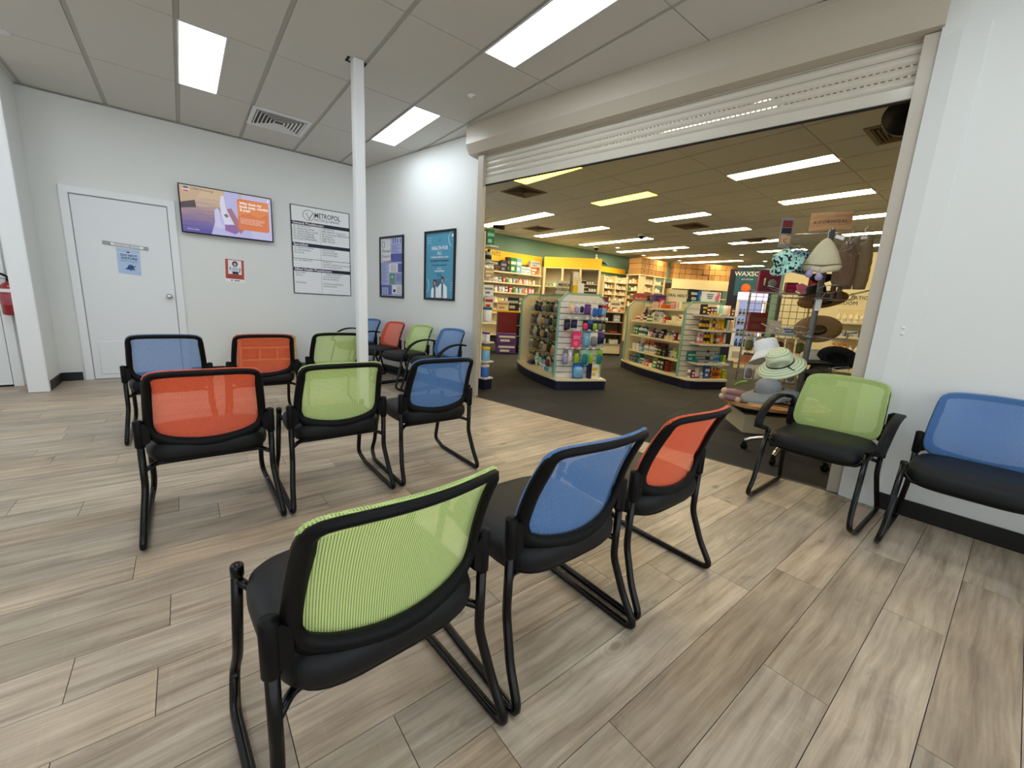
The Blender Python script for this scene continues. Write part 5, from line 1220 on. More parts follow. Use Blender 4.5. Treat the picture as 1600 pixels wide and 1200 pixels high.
# ------------------------------------------------------------------ dispensary shelving on the teal wall
fE = Fr((11.0, 9.0, 0), 0)
d3 = thing('dispensary_shelving', 'cream two column dispensary shelving of small boxes under low yellow fascia', 'shelf', fE.o)
boxo('fascia', (0.65, 0.42, 2.42), (1.7, 0.03, 0.18), YELLOW, d3)
boxo('back_board', (0.55, 0.34, 1.1), (1.3, 0.02, 2.2), CREAM, d3)
for x in (-0.09, 0.52, 1.17): boxo('upright', (x, 0.17, 1.1), (0.05, 0.33, 2.2), CREAM, d3)
EZ = (1.98, 1.78, 1.58, 1.38, 1.18, 0.98)
for z in EZ: boxo('shelf', (0.55, 0.16, z), (1.22, 0.32, 0.02), CREAM, d3)
white4 = ['white', 'cream', 'white', 'peach', 'white', 'tan', 'cream', 'white']
for i, z in enumerate(EZ):
    for a, b_, sd in ((-0.05, 0.48, 'left'), (0.56, 1.13, 'right')):
        shelf_fill(fE, a, b_, 0.10, z + 0.011, 'on shelf %s of %s dispensary column' % (('one', 'two', 'three', 'four', 'five', 'six')[i], sd), [(('box', 'bottle', 'box')[(k + i) % 3], white4[(k * 3 + i) % 8], 'brown' if k == 2 else 'white', (0.075 + 0.02 * (k % 2), 0.07, 0.08 + 0.025 * ((k + i) % 3)), 1) for k in range(6)], 0.012)
# corner block with open side bays, carrying cartons
fF = Fr((12.2, 8.55, 0), 0)
d4 = thing('dispensary_corner', 'tall cream open corner shelving with cartons stacked on top', 'shelf', fF.o)
boxo('top_board', (0.78, 0.28, 2.30), (1.60, 0.60, 0.03), CREAM, d4)
for x, y in ((0.03, 0.03), (0.03, 0.53), (0.30, 0.03), (0.88, 0.03), (1.53, 0.03)): boxo('upright', (x, y, 1.145), (0.06 if x > 0.1 else 0.05, 0.06, 2.28), CREAM, d4)
boxo('corner_post', (0.17, 0.04, 1.145), (0.26, 0.05, 2.28), CREAM, d4)
boxo('back_board', (0.85, 0.56, 1.14), (1.4, 0.02, 2.28), CREAM, d4)
FZ = (2.02, 1.76, 1.50, 1.24)
for z in FZ: boxo('shelf', (0.78, 0.28, z), (1.5, 0.54, 0.022), CREAM, d4)
for i, z in enumerate(FZ):
    pl = 'on shelf %s of corner dispensary block' % ('one', 'two', 'three', 'four')[i]
    shelf_fill(fF, 0.34, 0.86, 0.08, z + 0.012, pl, [('box', white4[(k + i) % 8], 'tan', (0.085, 0.07, 0.09 + 0.03 * ((k + i) % 3)), 1) for k in range(5)], 0.012)
    shelf_fill(fF, 0.92, 1.50, 0.08, z + 0.012, pl, [('bottle', white4[(k * 3 + i) % 8], 'white', (0.085, 0.07, 0.09 + 0.03 * ((k * 2 + i) % 3)), 1) for k in range(5)], 0.012)
    shelf_fill(Fr((12.2, 9.1, 0), -PI / 2), 0.07, 0.47, 0.10, z + 0.012, 'on side shelf %s of corner dispensary block' % ('one', 'two', 'three', 'four')[i], [('tub' if (k + i) % 2 else 'box', ('white', 'cream', 'orange', 'green')[(k + i * 3) % 4], 'white', (0.10, 0.08, 0.10 + 0.04 * ((k + i) % 2)), 1) for k in range(4)], 0.015)
def carton(fr, x, y, z, d, place): return good(fr, x, y, z, 'carton', 'cardboard', 'black', d, place)
PRCOL = 'cardboard'
pl = 'stacked on the dispensary corner block'
for r in range(3):
    for c in range(3 if r else 3):
        carton(fF, 0.20 + c * 0.455 + 0.03 * (r % 2), 0.25, 2.317 + r * 0.182, (0.435, 0.5, 0.172), pl)
    carton(fF, 1.51, 0.25, 2.317 + r * 0.182, (0.16, 0.5, 0.172), pl)
# long cream pelmet and dispensary window
gA, gB = Vector((13.80, 8.30, 0)), Vector((15.75, 6.88, 0))
fG = Fr(gA, math.atan2(gB.y - gA.y, gB.x - gA.x)); LG = (gB - gA).length
d5 = thing('dispensary_counter', 'long cream pelmet over the dark dispensary window, cartons along its top', 'counter', fG.o, fG.rz)
boxo('pelmet', (LG / 2, 0.02, 2.125), (LG, 0.04, 0.34), CREAM, d5); boxo('top_board', (LG / 2, 0.30, 2.285), (LG, 0.58, 0.02), CREAM, d5)
boxo('back_board', (LG / 2, 0.95, 1.1), (LG, 0.02, 2.2), mat('bay_dark', (96, 84, 62), 0.7), d5)
for x in (0.02, 1.42, LG - 0.02): boxo('upright', (x, 0.3, 1.0), (0.04, 0.5, 1.92), CREAM, d5)
boxo('window_shelf', (LG / 2, 0.35, 1.66), (LG, 0.5, 0.03), CREAM, d5); boxo('counter_front', (LG / 2, 0.05, 0.5), (LG, 0.06, 1.0), CREAM, d5); boxo('counter_top', (LG / 2, 0.25, 1.015), (LG, 0.6, 0.03), CREAM2, d5)
boxo('notice_panel', (1.72, 0.30, 1.42), (0.52, 0.02, 0.42), mat('panel_olive', (150, 146, 112), 0.6), d5)
shelf_fill(fG, 0.1, 1.3, 0.2, 1.676, 'in the dark dispensary window', [(('bottle', 'box')[k % 2], white4[(k * 3) % 8], 'white', (0.08, 0.08, 0.10 + 0.02 * (k % 3)), 1) for k in range(12)], 0.02)
rcard = random.Random(5)
for r in range(3):
    x = 0.04
    while x < LG - 0.2:
        wd_ = 0.215
        carton(fG, x + wd_ / 2, 0.26 + rcard.uniform(-0.02, 0.02), 2.297 + r * 0.188, (wd_ - 0.016, 0.36, 0.178), 'row %s on the long dispensary pelmet' % ('one', 'two', 'three')[r]); x += wd_

# ------------------------------------------------------------------ navy display with poster, drinks fridge
wx = thing('poster_display', 'tall navy display board with teal WAXSOL poster behind the fridge', 'display', (11.25, 4.61, 0), math.atan2(-0.62, 0.27))
boxo('board', (0, 0, 1.135), (0.98, 0.06, 2.27), NAVY, wx, 0.004)
boxo('poster', (-0.07, -0.034, 1.93), (0.56, 0.006, 0.62), mat('poster_teal', (36, 96, 120), 0.4, noise=0.15, nscale=6), wx)
text('WAXSOL', -0.07, 2.15, -0.039, 0.15, PAPER, wx, 'CENTER', bold=0.003)
text('EAR DROPS', -0.09, 2.02, -0.039, 0.05, PAPER, wx, 'CENTER')
bm = bmesh.new(); lathe(bm, [(0, 0), (0.05, 0.02), (0.10, 0.08), (0.11, 0.15), (0.07, 0.21), (0, 0.23)], 14, 0, M=Matrix.Translation((-0.15, -0.045, 1.70)) @ Matrix.Scale(0.12, 4, (0, 1, 0)) @ Matrix.Rotation(0.5, 4, 'Y')); finish('orange_shape', bm, cm('orange'), wx)
fH = Fr((10.55, 4.235, 0), math.atan2(-0.923, 0.383))
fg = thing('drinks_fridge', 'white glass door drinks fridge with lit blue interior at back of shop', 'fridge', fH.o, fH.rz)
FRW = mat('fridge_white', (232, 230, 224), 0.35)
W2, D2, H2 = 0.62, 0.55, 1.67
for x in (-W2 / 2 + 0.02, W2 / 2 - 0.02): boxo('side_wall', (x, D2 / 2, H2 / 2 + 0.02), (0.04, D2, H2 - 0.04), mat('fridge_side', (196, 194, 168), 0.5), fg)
boxo('back_wall', (0, D2 - 0.015, H2 / 2), (W2 - 0.08, 0.03, H2 - 0.1), mat('fridge_back_glow', (196, 206, 248), 0.4, emit=0.35), fg)  # back wall emits a bluish glow, interior light put into its surface
boxo('header_light', (0, -0.004, H2 - 0.09), (W2, 0.05, 0.18), mat('fridge_header', (214, 208, 250), 0.3, emit=0.75), fg)
boxo('roof', (0, D2 / 2, H2 - 0.01), (W2, D2, 0.02), FRW, fg)
boxo('base_grille', (0, 0.0, 0.17), (W2, 0.04, 0.30), FRW, fg); boxo('grille', (-0.15, -0.022, 0.18), (0.18, 0.006, 0.16), mat('grille_grey', (170, 168, 160), 0.5), fg); boxo('display_panel', (0.12, -0.022, 0.2), (0.20, 0.006, 0.09), mat('panel_dark', (40, 52, 60), 0.3), fg)
boxo('floor_plate', (0, D2 / 2, 0.33), (W2 - 0.08, D2 - 0.04, 0.02), FRW, fg)
bm = bmesh.new()
for c, s in (((-W2 / 2 + 0.03, 0, 0.92), (0.06, 0.035, 1.18)), ((W2 / 2 - 0.03, 0, 0.92), (0.06, 0.035, 1.18)), ((0, 0, 0.35), (W2 - 0.12, 0.035, 0.05)), ((0, 0, 1.49), (W2 - 0.12, 0.035, 0.04))): box(bm, c, s)
finish('door_frame', bm, FRW, fg)
GL = mat('glass', (255, 255, 255), 0.02, trans=1.0)
boxo('door_glass', (0, 0.0, 0.92), (W2 - 0.12, 0.008, 1.09), GL, fg)
boxo('strip_light', (W2 / 2 - 0.065, 0.06, 0.92), (0.02, 0.02, 1.0), mat('fridge_tube', (226, 232, 255), 0.3, emit=3.0), fg)
HZ = (0.342, 0.64, 0.90, 1.12)
for z in HZ[1:]: boxo('wire_shelf', (0, D2 / 2, z - 0.006), (W2 - 0.09, D2 - 0.1, 0.008), CHROME, fg)
boxo('door_handle', (-W2 / 2 + 0.03, -0.03, 0.95), (0.02, 0.03, 0.25), cm('grey'), fg)
for i, z in enumerate(HZ):
    shelf_fill(fH, -0.23, 0.22, 0.14, z, 'on %s shelf inside the drinks fridge' % ('bottom', 'third', 'second', 'top')[i], [[('bottle', 'light blue', 'blue', (0.075, 0.075, 0.22), 5)], [('can', 'green', 'white', (0.07, 0.07, 0.15), 2), ('bottle', 'purple', 'white', (0.07, 0.07, 0.17), 2), ('bottle', 'orange', 'yellow', (0.07, 0.07, 0.17), 1)], [('bottle', 'white', 'black', (0.06, 0.06, 0.14), 3), ('bottle', 'light blue', 'black', (0.06, 0.06, 0.14), 2)], [('bottle', 'white', 'navy', (0.06, 0.06, 0.16), 3)]][i], 0.015)
fb = thing('floor_basket_stand', 'low cream platform holding brown bags in front of drinks fridge', 'stand', at_z(1176, 577, 0.0), fH.rz)
boxo('platform', (0.05, 0.15, 0.05), (0.85, 0.4, 0.10), CREAM2, fb); boxo('top_board', (0.05, 0.15, 0.108), (0.87, 0.42, 0.016), TIMBER, fb)
fb2 = Fr(at_z(1176, 577, 0.0), fH.rz)
def bag(fr, x, y, z, w_, h_, rgb, label, d=0.12):
    t = thing('handbag', label, 'bag', fr.p(x, y, z), fr.rz); bm = bmesh.new()
    prism(bm, [(-w_ / 2, 0), (w_ / 2, 0), (w_ * 0.42, h_ * 0.9), (w_ * 0.3, h_), (-w_ * 0.3, h_), (-w_ * 0.42, h_ * 0.9)], 'y', -d / 2, d / 2); bmesh.ops.bevel(bm, geom=list(bm.edges), offset=0.012, segments=2, affect='EDGES'); finish('body', bm, mat('bag_%d_%d_%d' % rgb, rgb, 0.5, noise=0.15, nscale=30), t)
    bm = bmesh.new(); tube(bm, smooth_path([(-w_ * 0.25, 0, h_ * 0.95), (-w_ * 0.2, 0, h_ * 1.35), (w_ * 0.2, 0, h_ * 1.35), (w_ * 0.25, 0, h_ * 0.95)], 5), 0.006, 6); finish('strap', bm, cm('brown'), t); return t
bag(fb2, -0.15, 0.13, 0.117, 0.26, 0.16, (150, 96, 66), 'tan brown bag lying on the low platform, left of two'); bag(fb2, 0.2, 0.12, 0.117, 0.30, 0.26, (160, 100, 72), 'larger brown handbag with strap on the low platform before the fridge')

# ------------------------------------------------------------------ step stand, red board, service counter between the gondolas
fI = Fr((8.04, 6.28, 0), math.atan2(-0.36, 0.50))
st = thing('step_stand', 'brown open shelf stand with small gifts between the two gondolas', 'stand', fI.o, fI.rz)
WD2 = mat('stand_wood', (104, 84, 62), 0.5)
for x in (-0.27, 0.27): boxo('side_board', (x, 0.18, 0.52), (0.025, 0.36, 1.04), WD2, st)
for z in (1.03, 0.80, 0.52, 0.26): boxo('shelf', (0, 0.18, z), (0.52, 0.36, 0.022), mat('stand_shelf', (190, 182, 168), 0.4), st)
boxo('back_board', (0, 0.35, 0.55), (0.52, 0.012, 0.98), WD2, st); boxo('kick_panel', (0, 0.03, 0.14), (0.52, 0.02, 0.20), CREAM2, st)
pl = 'on the brown step stand'
good(fI, -0.17, 0.2, 1.042, 'box', 'dark red', 'purple', (0.17, 0.03, 0.34), pl); good(fI, 0.09, 0.18, 1.042, 'box', 'cream', 'grey', (0.24, 0.03, 0.28), pl)
for i in range(4): good(fI, -0.18 + 0.12 * i, 0.07, 1.042, 'jar', ('white', 'orange', 'white', 'orange')[i], 'white', (0.07, 0.07, 0.08), pl)
good(fI, -0.13, 0.12, 0.812, 'box', 'white', 'brown', (0.09, 0.08, 0.08), pl); good(fI, 0.13, 0.12, 0.812, 'box', 'silver', 'white', (0.16, 0.1, 0.17), pl); good(fI, 0.08, 0.12, 0.532, 'box', 'brown', 'red', (0.2, 0.1, 0.05), pl)
good(fI, -0.13, 0.12, 0.272, 'box', 'silver', 'white', (0.08, 0.08, 0.12), pl); good(fI, 0.10, 0.12, 0.272, 'packet', 'silver', 'white', (0.22, 0.1, 0.11), pl)
fJ = Fr((8.34, 5.74, 0), math.atan2(-0.29, 0.21))
rb = thing('red_header_stand', 'terracotta red rounded header board stand left of the right gondola', 'stand', fJ.o, fJ.rz)
bm = bmesh.new(); prism(bm, rrect(-0.20, 0.95, 0.20, 1.50, 0.06), 'y', 0, 0.02); finish('header', bm, mat('terracotta', (158, 66, 52), 0.5), rb)
text('Radiance\nSeries', 0.0, 1.34, -0.002, 0.085, mat('ink_pink', (236, 190, 178), 0.5), rb, 'CENTER', shear=0.3)
boxo('price_card', (0.03, -0.02, 1.06), (0.20, 0.006, 0.13), PAPER, rb); boxo('column', (0, 0.10, 0.48), (0.36, 0.16, 0.96), mat('stand_dark', (44, 26, 28), 0.5), rb)
for i, z in enumerate((0.2, 0.45, 0.7)): boxo('ledge', (0.0, -0.02, z), (0.36, 0.09, 0.015), CREAM2, rb); shelf_fill(fJ, -0.17, 0.17, -0.025, z + 0.008, 'on red header stand ledges', [(('bottle', 'tube', 'bottle')[i], ('teal', 'pink', 'tan')[(i + k) % 3], 'white', (0.05, 0.045, 0.16), 1) for k in range(5)], 0.012)
fK = Fr((5.75, 7.45, 0), math.atan2(-0.55, 0.95))
sc = thing('service_counter', 'service counter with yellow edge, dark red panel and scanners behind left gondola', 'counter', fK.o, fK.rz)
boxo('top_board', (-0.2, 0.25, 0.93), (1.9, 0.55, 0.03), mat('counter_top', (196, 176, 120), 0.4), sc); boxo('edge_trim', (-0.2, -0.03, 0.93), (1.9, 0.012, 0.035), YELLOW, sc)
boxo('red_panel', (0.0, 0.05, 0.46), (0.42, 0.30, 0.90), mat('counter_red', (118, 18, 26), 0.4), sc); boxo('dark_panel', (0.42, 0.12, 0.46), (0.40, 0.26, 0.90), mat('counter_dark', (40, 12, 16), 0.4), sc)
boxo('side_panel', (-0.9, 0.2, 0.46), (0.30, 0.40, 0.90), CREAM, sc); boxo('inner_shelf', (0.42, -0.02, 0.62), (0.38, 0.06, 0.015), CREAM2, sc); boxo('inner_shelf', (0.42, -0.02, 0.38), (0.38, 0.06, 0.015), CREAM2, sc)
for i, z in enumerate((0.01, 0.235)):
    o = good(Fr(fK.o, fK.rz), -0.02, -0.24, z, 'packet', 'purple', 'white', (0.42, 0.20, 0.22), 'of tissue rolls before the dark red counter', adj='wrapped')
for i, z in enumerate((0.63, 0.39, 0.01)): good(fK, 0.42, -0.12, z, 'packet', 'white', 'navy', (0.26, 0.14, 0.18), 'beside dark red counter, behind left gondola')
pl = 'standing on the service counter'
good(fK, -0.55, 0.1, 0.946, 'box', 'teal', 'light blue', (0.22, 0.03, 0.33), pl, adj='tall'); bpy_o = PRODS[-1][0]; bpy_o.location.z = 1.12
good(fK, -0.42, 0.05, 0.946, 'box', 'white', 'red', (0.20, 0.04, 0.30), pl); good(fK, -0.1, 0.05, 0.946, 'box', 'cream', 'tan', (0.26, 0.03, 0.22), pl); good(fK, 0.15, 0.12, 0.946, 'box', 'black', 'silver', (0.26, 0.03, 0.30), pl)
ho = thing('sign_holder', 'slim stand holding a teal card above the service counter', 'holder', fK.p(-0.55, 0.1, 0.946), fK.rz); bm = bmesh.new(); lathe(bm, [(0, 0), (0.05, 0), (0.05, 0.008), (0.008, 0.012), (0.008, 0.172), (0, 0.172)], 12); finish('stem', bm, STEEL, ho)

# ------------------------------------------------------------------ consultation room wall at far right
cw = struct(boxo('wall_consultation', (9.05, 0.9, 1.13), (0.1, 4.4, 2.26), CREAM2))
ctx = thing('room_sign', 'CONSULTATION ROOM lettering on cream wall at far right of the shop', 'sign', (8.995, 2.05, 1.47), -PI / 2)
text('CONSULTATION', 0, 0.045, -0.002, 0.085, INK, ctx, 'CENTER'); text('ROOM', 0, -0.045, -0.002, 0.085, INK, ctx, 'CENTER')
boxo('door_line', (-0.55, -0.003, -0.47), (0.012, 0.004, 2.0), mat('line_tan', (170, 156, 120), 0.5), ctx)
fL = Fr((8.62, 1.95, 0), -PI / 2)
cs = thing('skincare_shelving', 'cream shelving of pale skincare bottles behind the hat stand', 'shelf', fL.o, fL.rz)
boxo('back_board', (0.55, 0.30, 0.66), (1.5, 0.02, 1.32), CREAM, cs)
for z in (1.10, 0.86, 0.58, 0.30): boxo('shelf', (0.55, 0.16, z - 0.01), (1.5, 0.28, 0.02), SLATWALL, cs); boxo('price_strip', (0.55, 0.017, z - 0.01), (1.5, 0.006, 0.03), CREAM2, cs)
for i, z in enumerate((1.10, 0.86, 0.58, 0.30)):
    shelf_fill(fL, -0.15, 1.25, 0.09, z + 0.001, 'on %s shelf behind the hat stand' % ('top', 'second', 'third', 'bottom')[i], [[('bottle', 'white', 'cream', (0.06, 0.06, 0.16), 7), ('box', 'blue', 'white', (0.07, 0.06, 0.12), 1), ('bottle', 'cream', 'blue', (0.06, 0.06, 0.16), 5)], [('box', 'silver', 'grey', (0.16, 0.1, 0.10), 2), ('bottle', 'white', 'peach', (0.06, 0.06, 0.12), 8)], [('bottle', 'yellow', 'orange', (0.06, 0.06, 0.16), 3), ('bottle', 'white', 'cream', (0.06, 0.06, 0.14), 9)], [('bottle', 'white', 'tan', (0.06, 0.06, 0.14), 8), ('bottle', 'cream', 'white', (0.06, 0.06, 0.14), 5)]][i], 0.02)

# dark round fitting by the right guide
dm = thing('hanging_dome', 'black round domed fitting hanging behind top of the right shutter guide', 'fitting', (4.24, 0.84, 2.60), 0.2)
bm = bmesh.new(); lathe(bm, [(0, -0.10), (0.07, -0.085), (0.12, -0.05), (0.15, 0.0), (0.155, 0.03), (0.0, 0.035)], 24, 0, M=Matrix.Rotation(-PI / 2 * 0.8, 4, 'Y')); finish('dome', bm, BLK_PLAS, dm)
bm = bmesh.new(); tube(bm, [(0, 0, 0.1), (0, 0, CH - 2.60)], 0.012, 8); finish('drop_rod', bm, BLK_STEEL, dm)

# ------------------------------------------------------------------ gift stand behind the hats
fN = Fr((4.56, 1.49, 0), math.atan2(-0.75, 0.66))
gs = thing('gift_stand', 'wire grid gift stand with timber shelf and cream plinth behind the hats', 'stand', fN.o, fN.rz)
boxo('plinth', (0, 0.02, 0.09), (0.62, 0.5, 0.18), mat('plinth_cream', (190, 178, 150), 0.5), gs)
bm = bmesh.new(); prism(bm, [(-0.46, 0.05)] + [(0.46 * math.cos(a) * 1.0, -0.30 * math.sin(a) - 0.12) for a in [PI - k * PI / 14 for k in range(15)]] + [(0.46, 0.05)], 'z', 0.262, 0.29); finish('timber_shelf', bm, TIMBER, gs)
boxo('dark_shelf', (0, 0.0, 0.215), (0.70, 0.50, 0.02), BLK_PLAS, gs)
boxo('column', (0, 0.23, 0.76), (0.03, 0.03, 1.16), STEEL, gs); boxo('column', (-0.28, 0.22, 0.78), (0.012, 0.012, 1.2), CHROME, gs); boxo('column', (0.28, 0.22, 0.78), (0.012, 0.012, 1.2), CHROME, gs)
bm = bmesh.new()
for k in range(10): tube(bm, [(-0.30 + 0.0667 * k, 0.19, 0.45), (-0.30 + 0.0667 * k, 0.19, 1.38)], 0.003, 5)
for k in range(15): tube(bm, [(-0.31, 0.187, 0.45 + 0.0664 * k), (0.31, 0.187, 0.45 + 0.0664 * k)], 0.003, 5)
finish('wire_grid', bm, STEEL, gs)
boxo('acrylic_shelf', (0, 0.10, 0.96), (0.60, 0.18, 0.008), cm('silver'), gs); boxo('acrylic_shelf', (0, 0.10, 1.35), (0.60, 0.18, 0.008), cm('silver'), gs)
pl = 'on the wire gift stand'
DRP = 'dark red'
t = thing('cosmetic_box', 'magenta cosmetic gift box with window and round mirror on the gift stand', 'box', fN.p(-0.17, 0.10, 1.356), fN.rz); t.scale = (0.78, 0.78, 0.78)
boxo('carton', (0, 0.02, 0.13), (0.25, 0.06, 0.26), mat('box_magenta', (140, 24, 66), 0.4), t, 0.003); boxo('window', (0.0, -0.012, 0.105), (0.17, 0.004, 0.16), mat('box_window', (92, 60, 66), 0.2), t)
bm = bmesh.new(); lathe(bm, [(0, 0), (0.045, 0), (0.05, 0.008), (0.04, 0.014), (0, 0.014)], 18, 0, M=Matrix.Translation((0.03, -0.014, 0.11)) @ Matrix.Rotation(PI / 2, 4, 'X')); finish('mirror_compact', bm, cm('grey'), t)
bm = bmesh.new(); tube(bm, [(-0.06, -0.02, 0.08), (-0.06, -0.02, 0.17)], 0.010, 8); finish('brush', bm, cm('peach'), t)
t = thing('cosmetic_box', 'dark red gift box standing right of the pink eye mask', 'box', fN.p(0.235, 0.10, 1.356), fN.rz + 0.4); t.scale = (0.8, 0.8, 0.8); boxo('carton', (0, 0.02, 0.12), (0.10, 0.06, 0.24), mat('box_magenta2', (120, 20, 40), 0.4), t, 0.003); boxo('window', (0, -0.012, 0.12), (0.06, 0.004, 0.16), mat('box_rose', (170, 60, 84), 0.3), t)
good(fN, 0.03, 0.10, 1.355, 'box', 'dark red', 'magenta', (0.10, 0.05, 0.10), pl); good(fN, -0.22, 0.10, 0.965, 'box', 'dark red', 'brown', (0.16, 0.05, 0.19), pl); good(fN, -0.06, 0.09, 0.965, 'box', 'cream', 'white', (0.11, 0.05, 0.12), pl); good(fN, 0.10, 0.10, 0.965, 'box', 'white', 'blue', (0.18, 0.05, 0.06), pl); good(fN, 0.235, 0.09, 0.965, 'box', 'silver', 'white', (0.10, 0.05, 0.14), pl)
for i in range(6): good(fN, -0.24 + 0.095 * i, 0.155, 0.77, 'hanging pack', ('olive', 'white', 'cream', 'brown', 'tan', 'olive')[i], 'cream', (0.08, 0.03, 0.15), pl)
for i in range(5): good(fN, -0.2 + 0.1 * i, 0.155, 0.48, 'hanging pack', ('grey', 'cream', 'tan', 'white', 'grey')[i], 'white', (0.08, 0.02, 0.15), pl)
em = tag(finish('eye_mask', (lambda b: (prism(b, [(x * 0.1, z * 0.05 + 0.02 * abs(x)) for x, z in ((-1, 0.6), (-0.5, 1), (0, 0.7), (0.5, 1), (1, 0.6), (0.9, -0.2), (0.5, -0.9), (0.15, -0.7), (0, -0.2), (-0.15, -0.7), (-0.5, -0.9), (-0.9, -0.2))], 'y', -0.012, 0.0), b)[1])(bmesh.new()), cm('pink')), 'pink plush eye mask hanging on the wire gift stand', 'mask'); em.location = fN.p(0.13, 0.0, 1.385); em.rotation_euler = (0, 0, fN.rz)
def ring_pts(c, r, n=24, tilt=(0, 0)):
    M_ = Matrix.Rotation(tilt[0], 4, 'X') @ Matrix.Rotation(tilt[1], 4, 'Y'); return [Vector(c) + M_ @ Vector((r * math.cos(2 * PI * k / n), r * math.sin(2 * PI * k / n), 0)) for k in range(n)]

# ------------------------------------------------------------------ rotating hat stand
HP = Vector((3.76, 1.06, 0)); CAMDIR = math.atan2(HP.y, HP.x)
hs = thing('hat_stand', 'grey revolving hat stand with wire rings and timber KOORINGAL sign', 'stand', HP, CAMDIR - PI / 2)   # local y points away from the viewer
bm = bmesh.new(); tube(bm, [(0, 0, 0.12), (0.02, 0, 1.77)], 0.020, 12); finish('pole', bm, mat('pole_grey', (104, 108, 112), 0.4, metal=0.3), hs)
bm = bmesh.new(); lathe(bm, [(0, 0.09), (0.05, 0.09), (0.055, 0.12), (0.035, 0.16), (0.022, 0.17)], 14); finish('hub', bm, CHROME, hs)
for k in range(5):
    a = 2 * PI * k / 5 + 1.95
    ca, sa = math.cos(a), math.sin(a)
    leg = smooth_path([(0.03 * ca, 0.03 * sa, 0.12), (0.14 * ca, 0.14 * sa, 0.135), (0.25 * ca, 0.25 * sa, 0.105), (0.30 * ca, 0.30 * sa, 0.075)], 4)
    bm = bmesh.new(); tube(bm, leg, 0.016, 8); lg = finish('base_leg', bm, CHROME, hs)
    bm = bmesh.new(); lathe(bm, [(0, -0.014), (0.026, -0.014), (0.028, 0), (0.026, 0.014), (0, 0.014)], 14, 0, M=Matrix.Translation((0.30 * ca, 0.30 * sa, 0.028)) @ Matrix.Rotation(a, 4, 'Z') @ Matrix.Rotation(PI / 2, 4, 'X')); box(bm, (0.30 * ca, 0.30 * sa, 0.055), (0.03, 0.03, 0.03)); finish('castor', bm, BLK_PLAS, lg)
TIERS = (0.42, 0.72, 0.98, 1.27, 1.60)
for ti, z in enumerate(TIERS):
    bm = bmesh.new(); lathe(bm, [(0.021, z - 0.015), (0.03, z - 0.012), (0.03, z + 0.012), (0.021, z + 0.015)], 12, 0, (0.012 * (z - 0.12), 0, 0)); finish('collar', bm, STEEL, hs)
    for k in range(4):
        a = 2 * PI * k / 4 + 0.35 + 0.5 * ti; ca, sa = math.cos(a), math.sin(a)
        bm = bmesh.new()
        for off in (-0.02, 0.02): tube(bm, [(0.025 * ca, 0.025 * sa, z + off * 0.4), (0.22 * ca - off * sa * 1.5, 0.22 * sa + off * ca * 1.5, z), (0.24 * ca - off * sa, 0.24 * sa + off * ca, z + 0.03)], 0.003, 6)
        tube(bm, ring_pts((0.27 * ca, 0.27 * sa, z + 0.06), 0.068, 22, (0.35 * sa, -0.35 * ca)), 0.003, 6, 0, True)
        tube(bm, [(0.24 * ca, 0.24 * sa, z + 0.03), (0.215 * ca, 0.215 * sa, z + 0.05)], 0.003, 5)
        finish('ring_arm', bm, mat('wire_grey', (150, 152, 154), 0.35, metal=0.7), hs)
boxo('sign_board', (0.0, 0.0, 1.825), (0.25, 0.016, 0.13), TIMBER, hs, 0.002)
sgx = text('KOORINGAL', 0.0, 1.822, -0.0085, 0.030, INK, hs, 'CENTER', spacing=1.2, bold=0.0003)
bm = bmesh.new(); tube(bm, [(-0.27, 0.0, 1.745), (0.30, 0.0, 1.745)], 0.004, 6); tube(bm, [(0.02, -0.26, 1.73), (0.02, 0.26, 1.73)], 0.004, 6); finish('top_rails', bm, CHROME, hs)
boxo('price_tag', (0.022, -0.03, 1.225), (0.038, 0.003, 0.085), PAPER, hs)
cd = thing('display_card', 'tall grey picture card of knitwear on left end of the hat stand rail', 'card', HP + Matrix.Rotation(CAMDIR - PI / 2, 3, 'Z') @ Vector((-0.265, 0.0, 1.65)), CAMDIR - PI / 2 + 0.5)
boxo('board', (0, 0, 0.11), (0.085, 0.008, 0.22), cm('grey'), cd); boxo('band_picture', (0, -0.005, 0.175), (0.07, 0.002, 0.05), cm('dark red'), cd); boxo('band_dark', (0, -0.005, 0.125), (0.07, 0.002, 0.04), INK, cd); boxo('band_tan', (0, -0.005, 0.06), (0.07, 0.002, 0.07), cm('tan'), cd)

def hat_mat(name, rgb, sc=90, nz=0.15, bump=0.5): return mat(name, rgb, 0.8, noise=nz, nscale=sc, bump=bump)
def hat(name, label, pos, rot, parts, sc=1.0, cat='hat'):
    """parts: list of (part name, profile, material); the profile's axis is the hat's own upright."""
    t = thing(name, label, cat, pos); t.rotation_euler = rot; t.scale = (sc, sc, sc)
    for nm_, prof, mt, sx, sy in parts:
        bm = bmesh.new(); lathe(bm, prof, 36, 0, sx=sx, sy=sy); finish(nm_, bm, mt, t)
    return t
HOFF = 'on the hat stand'
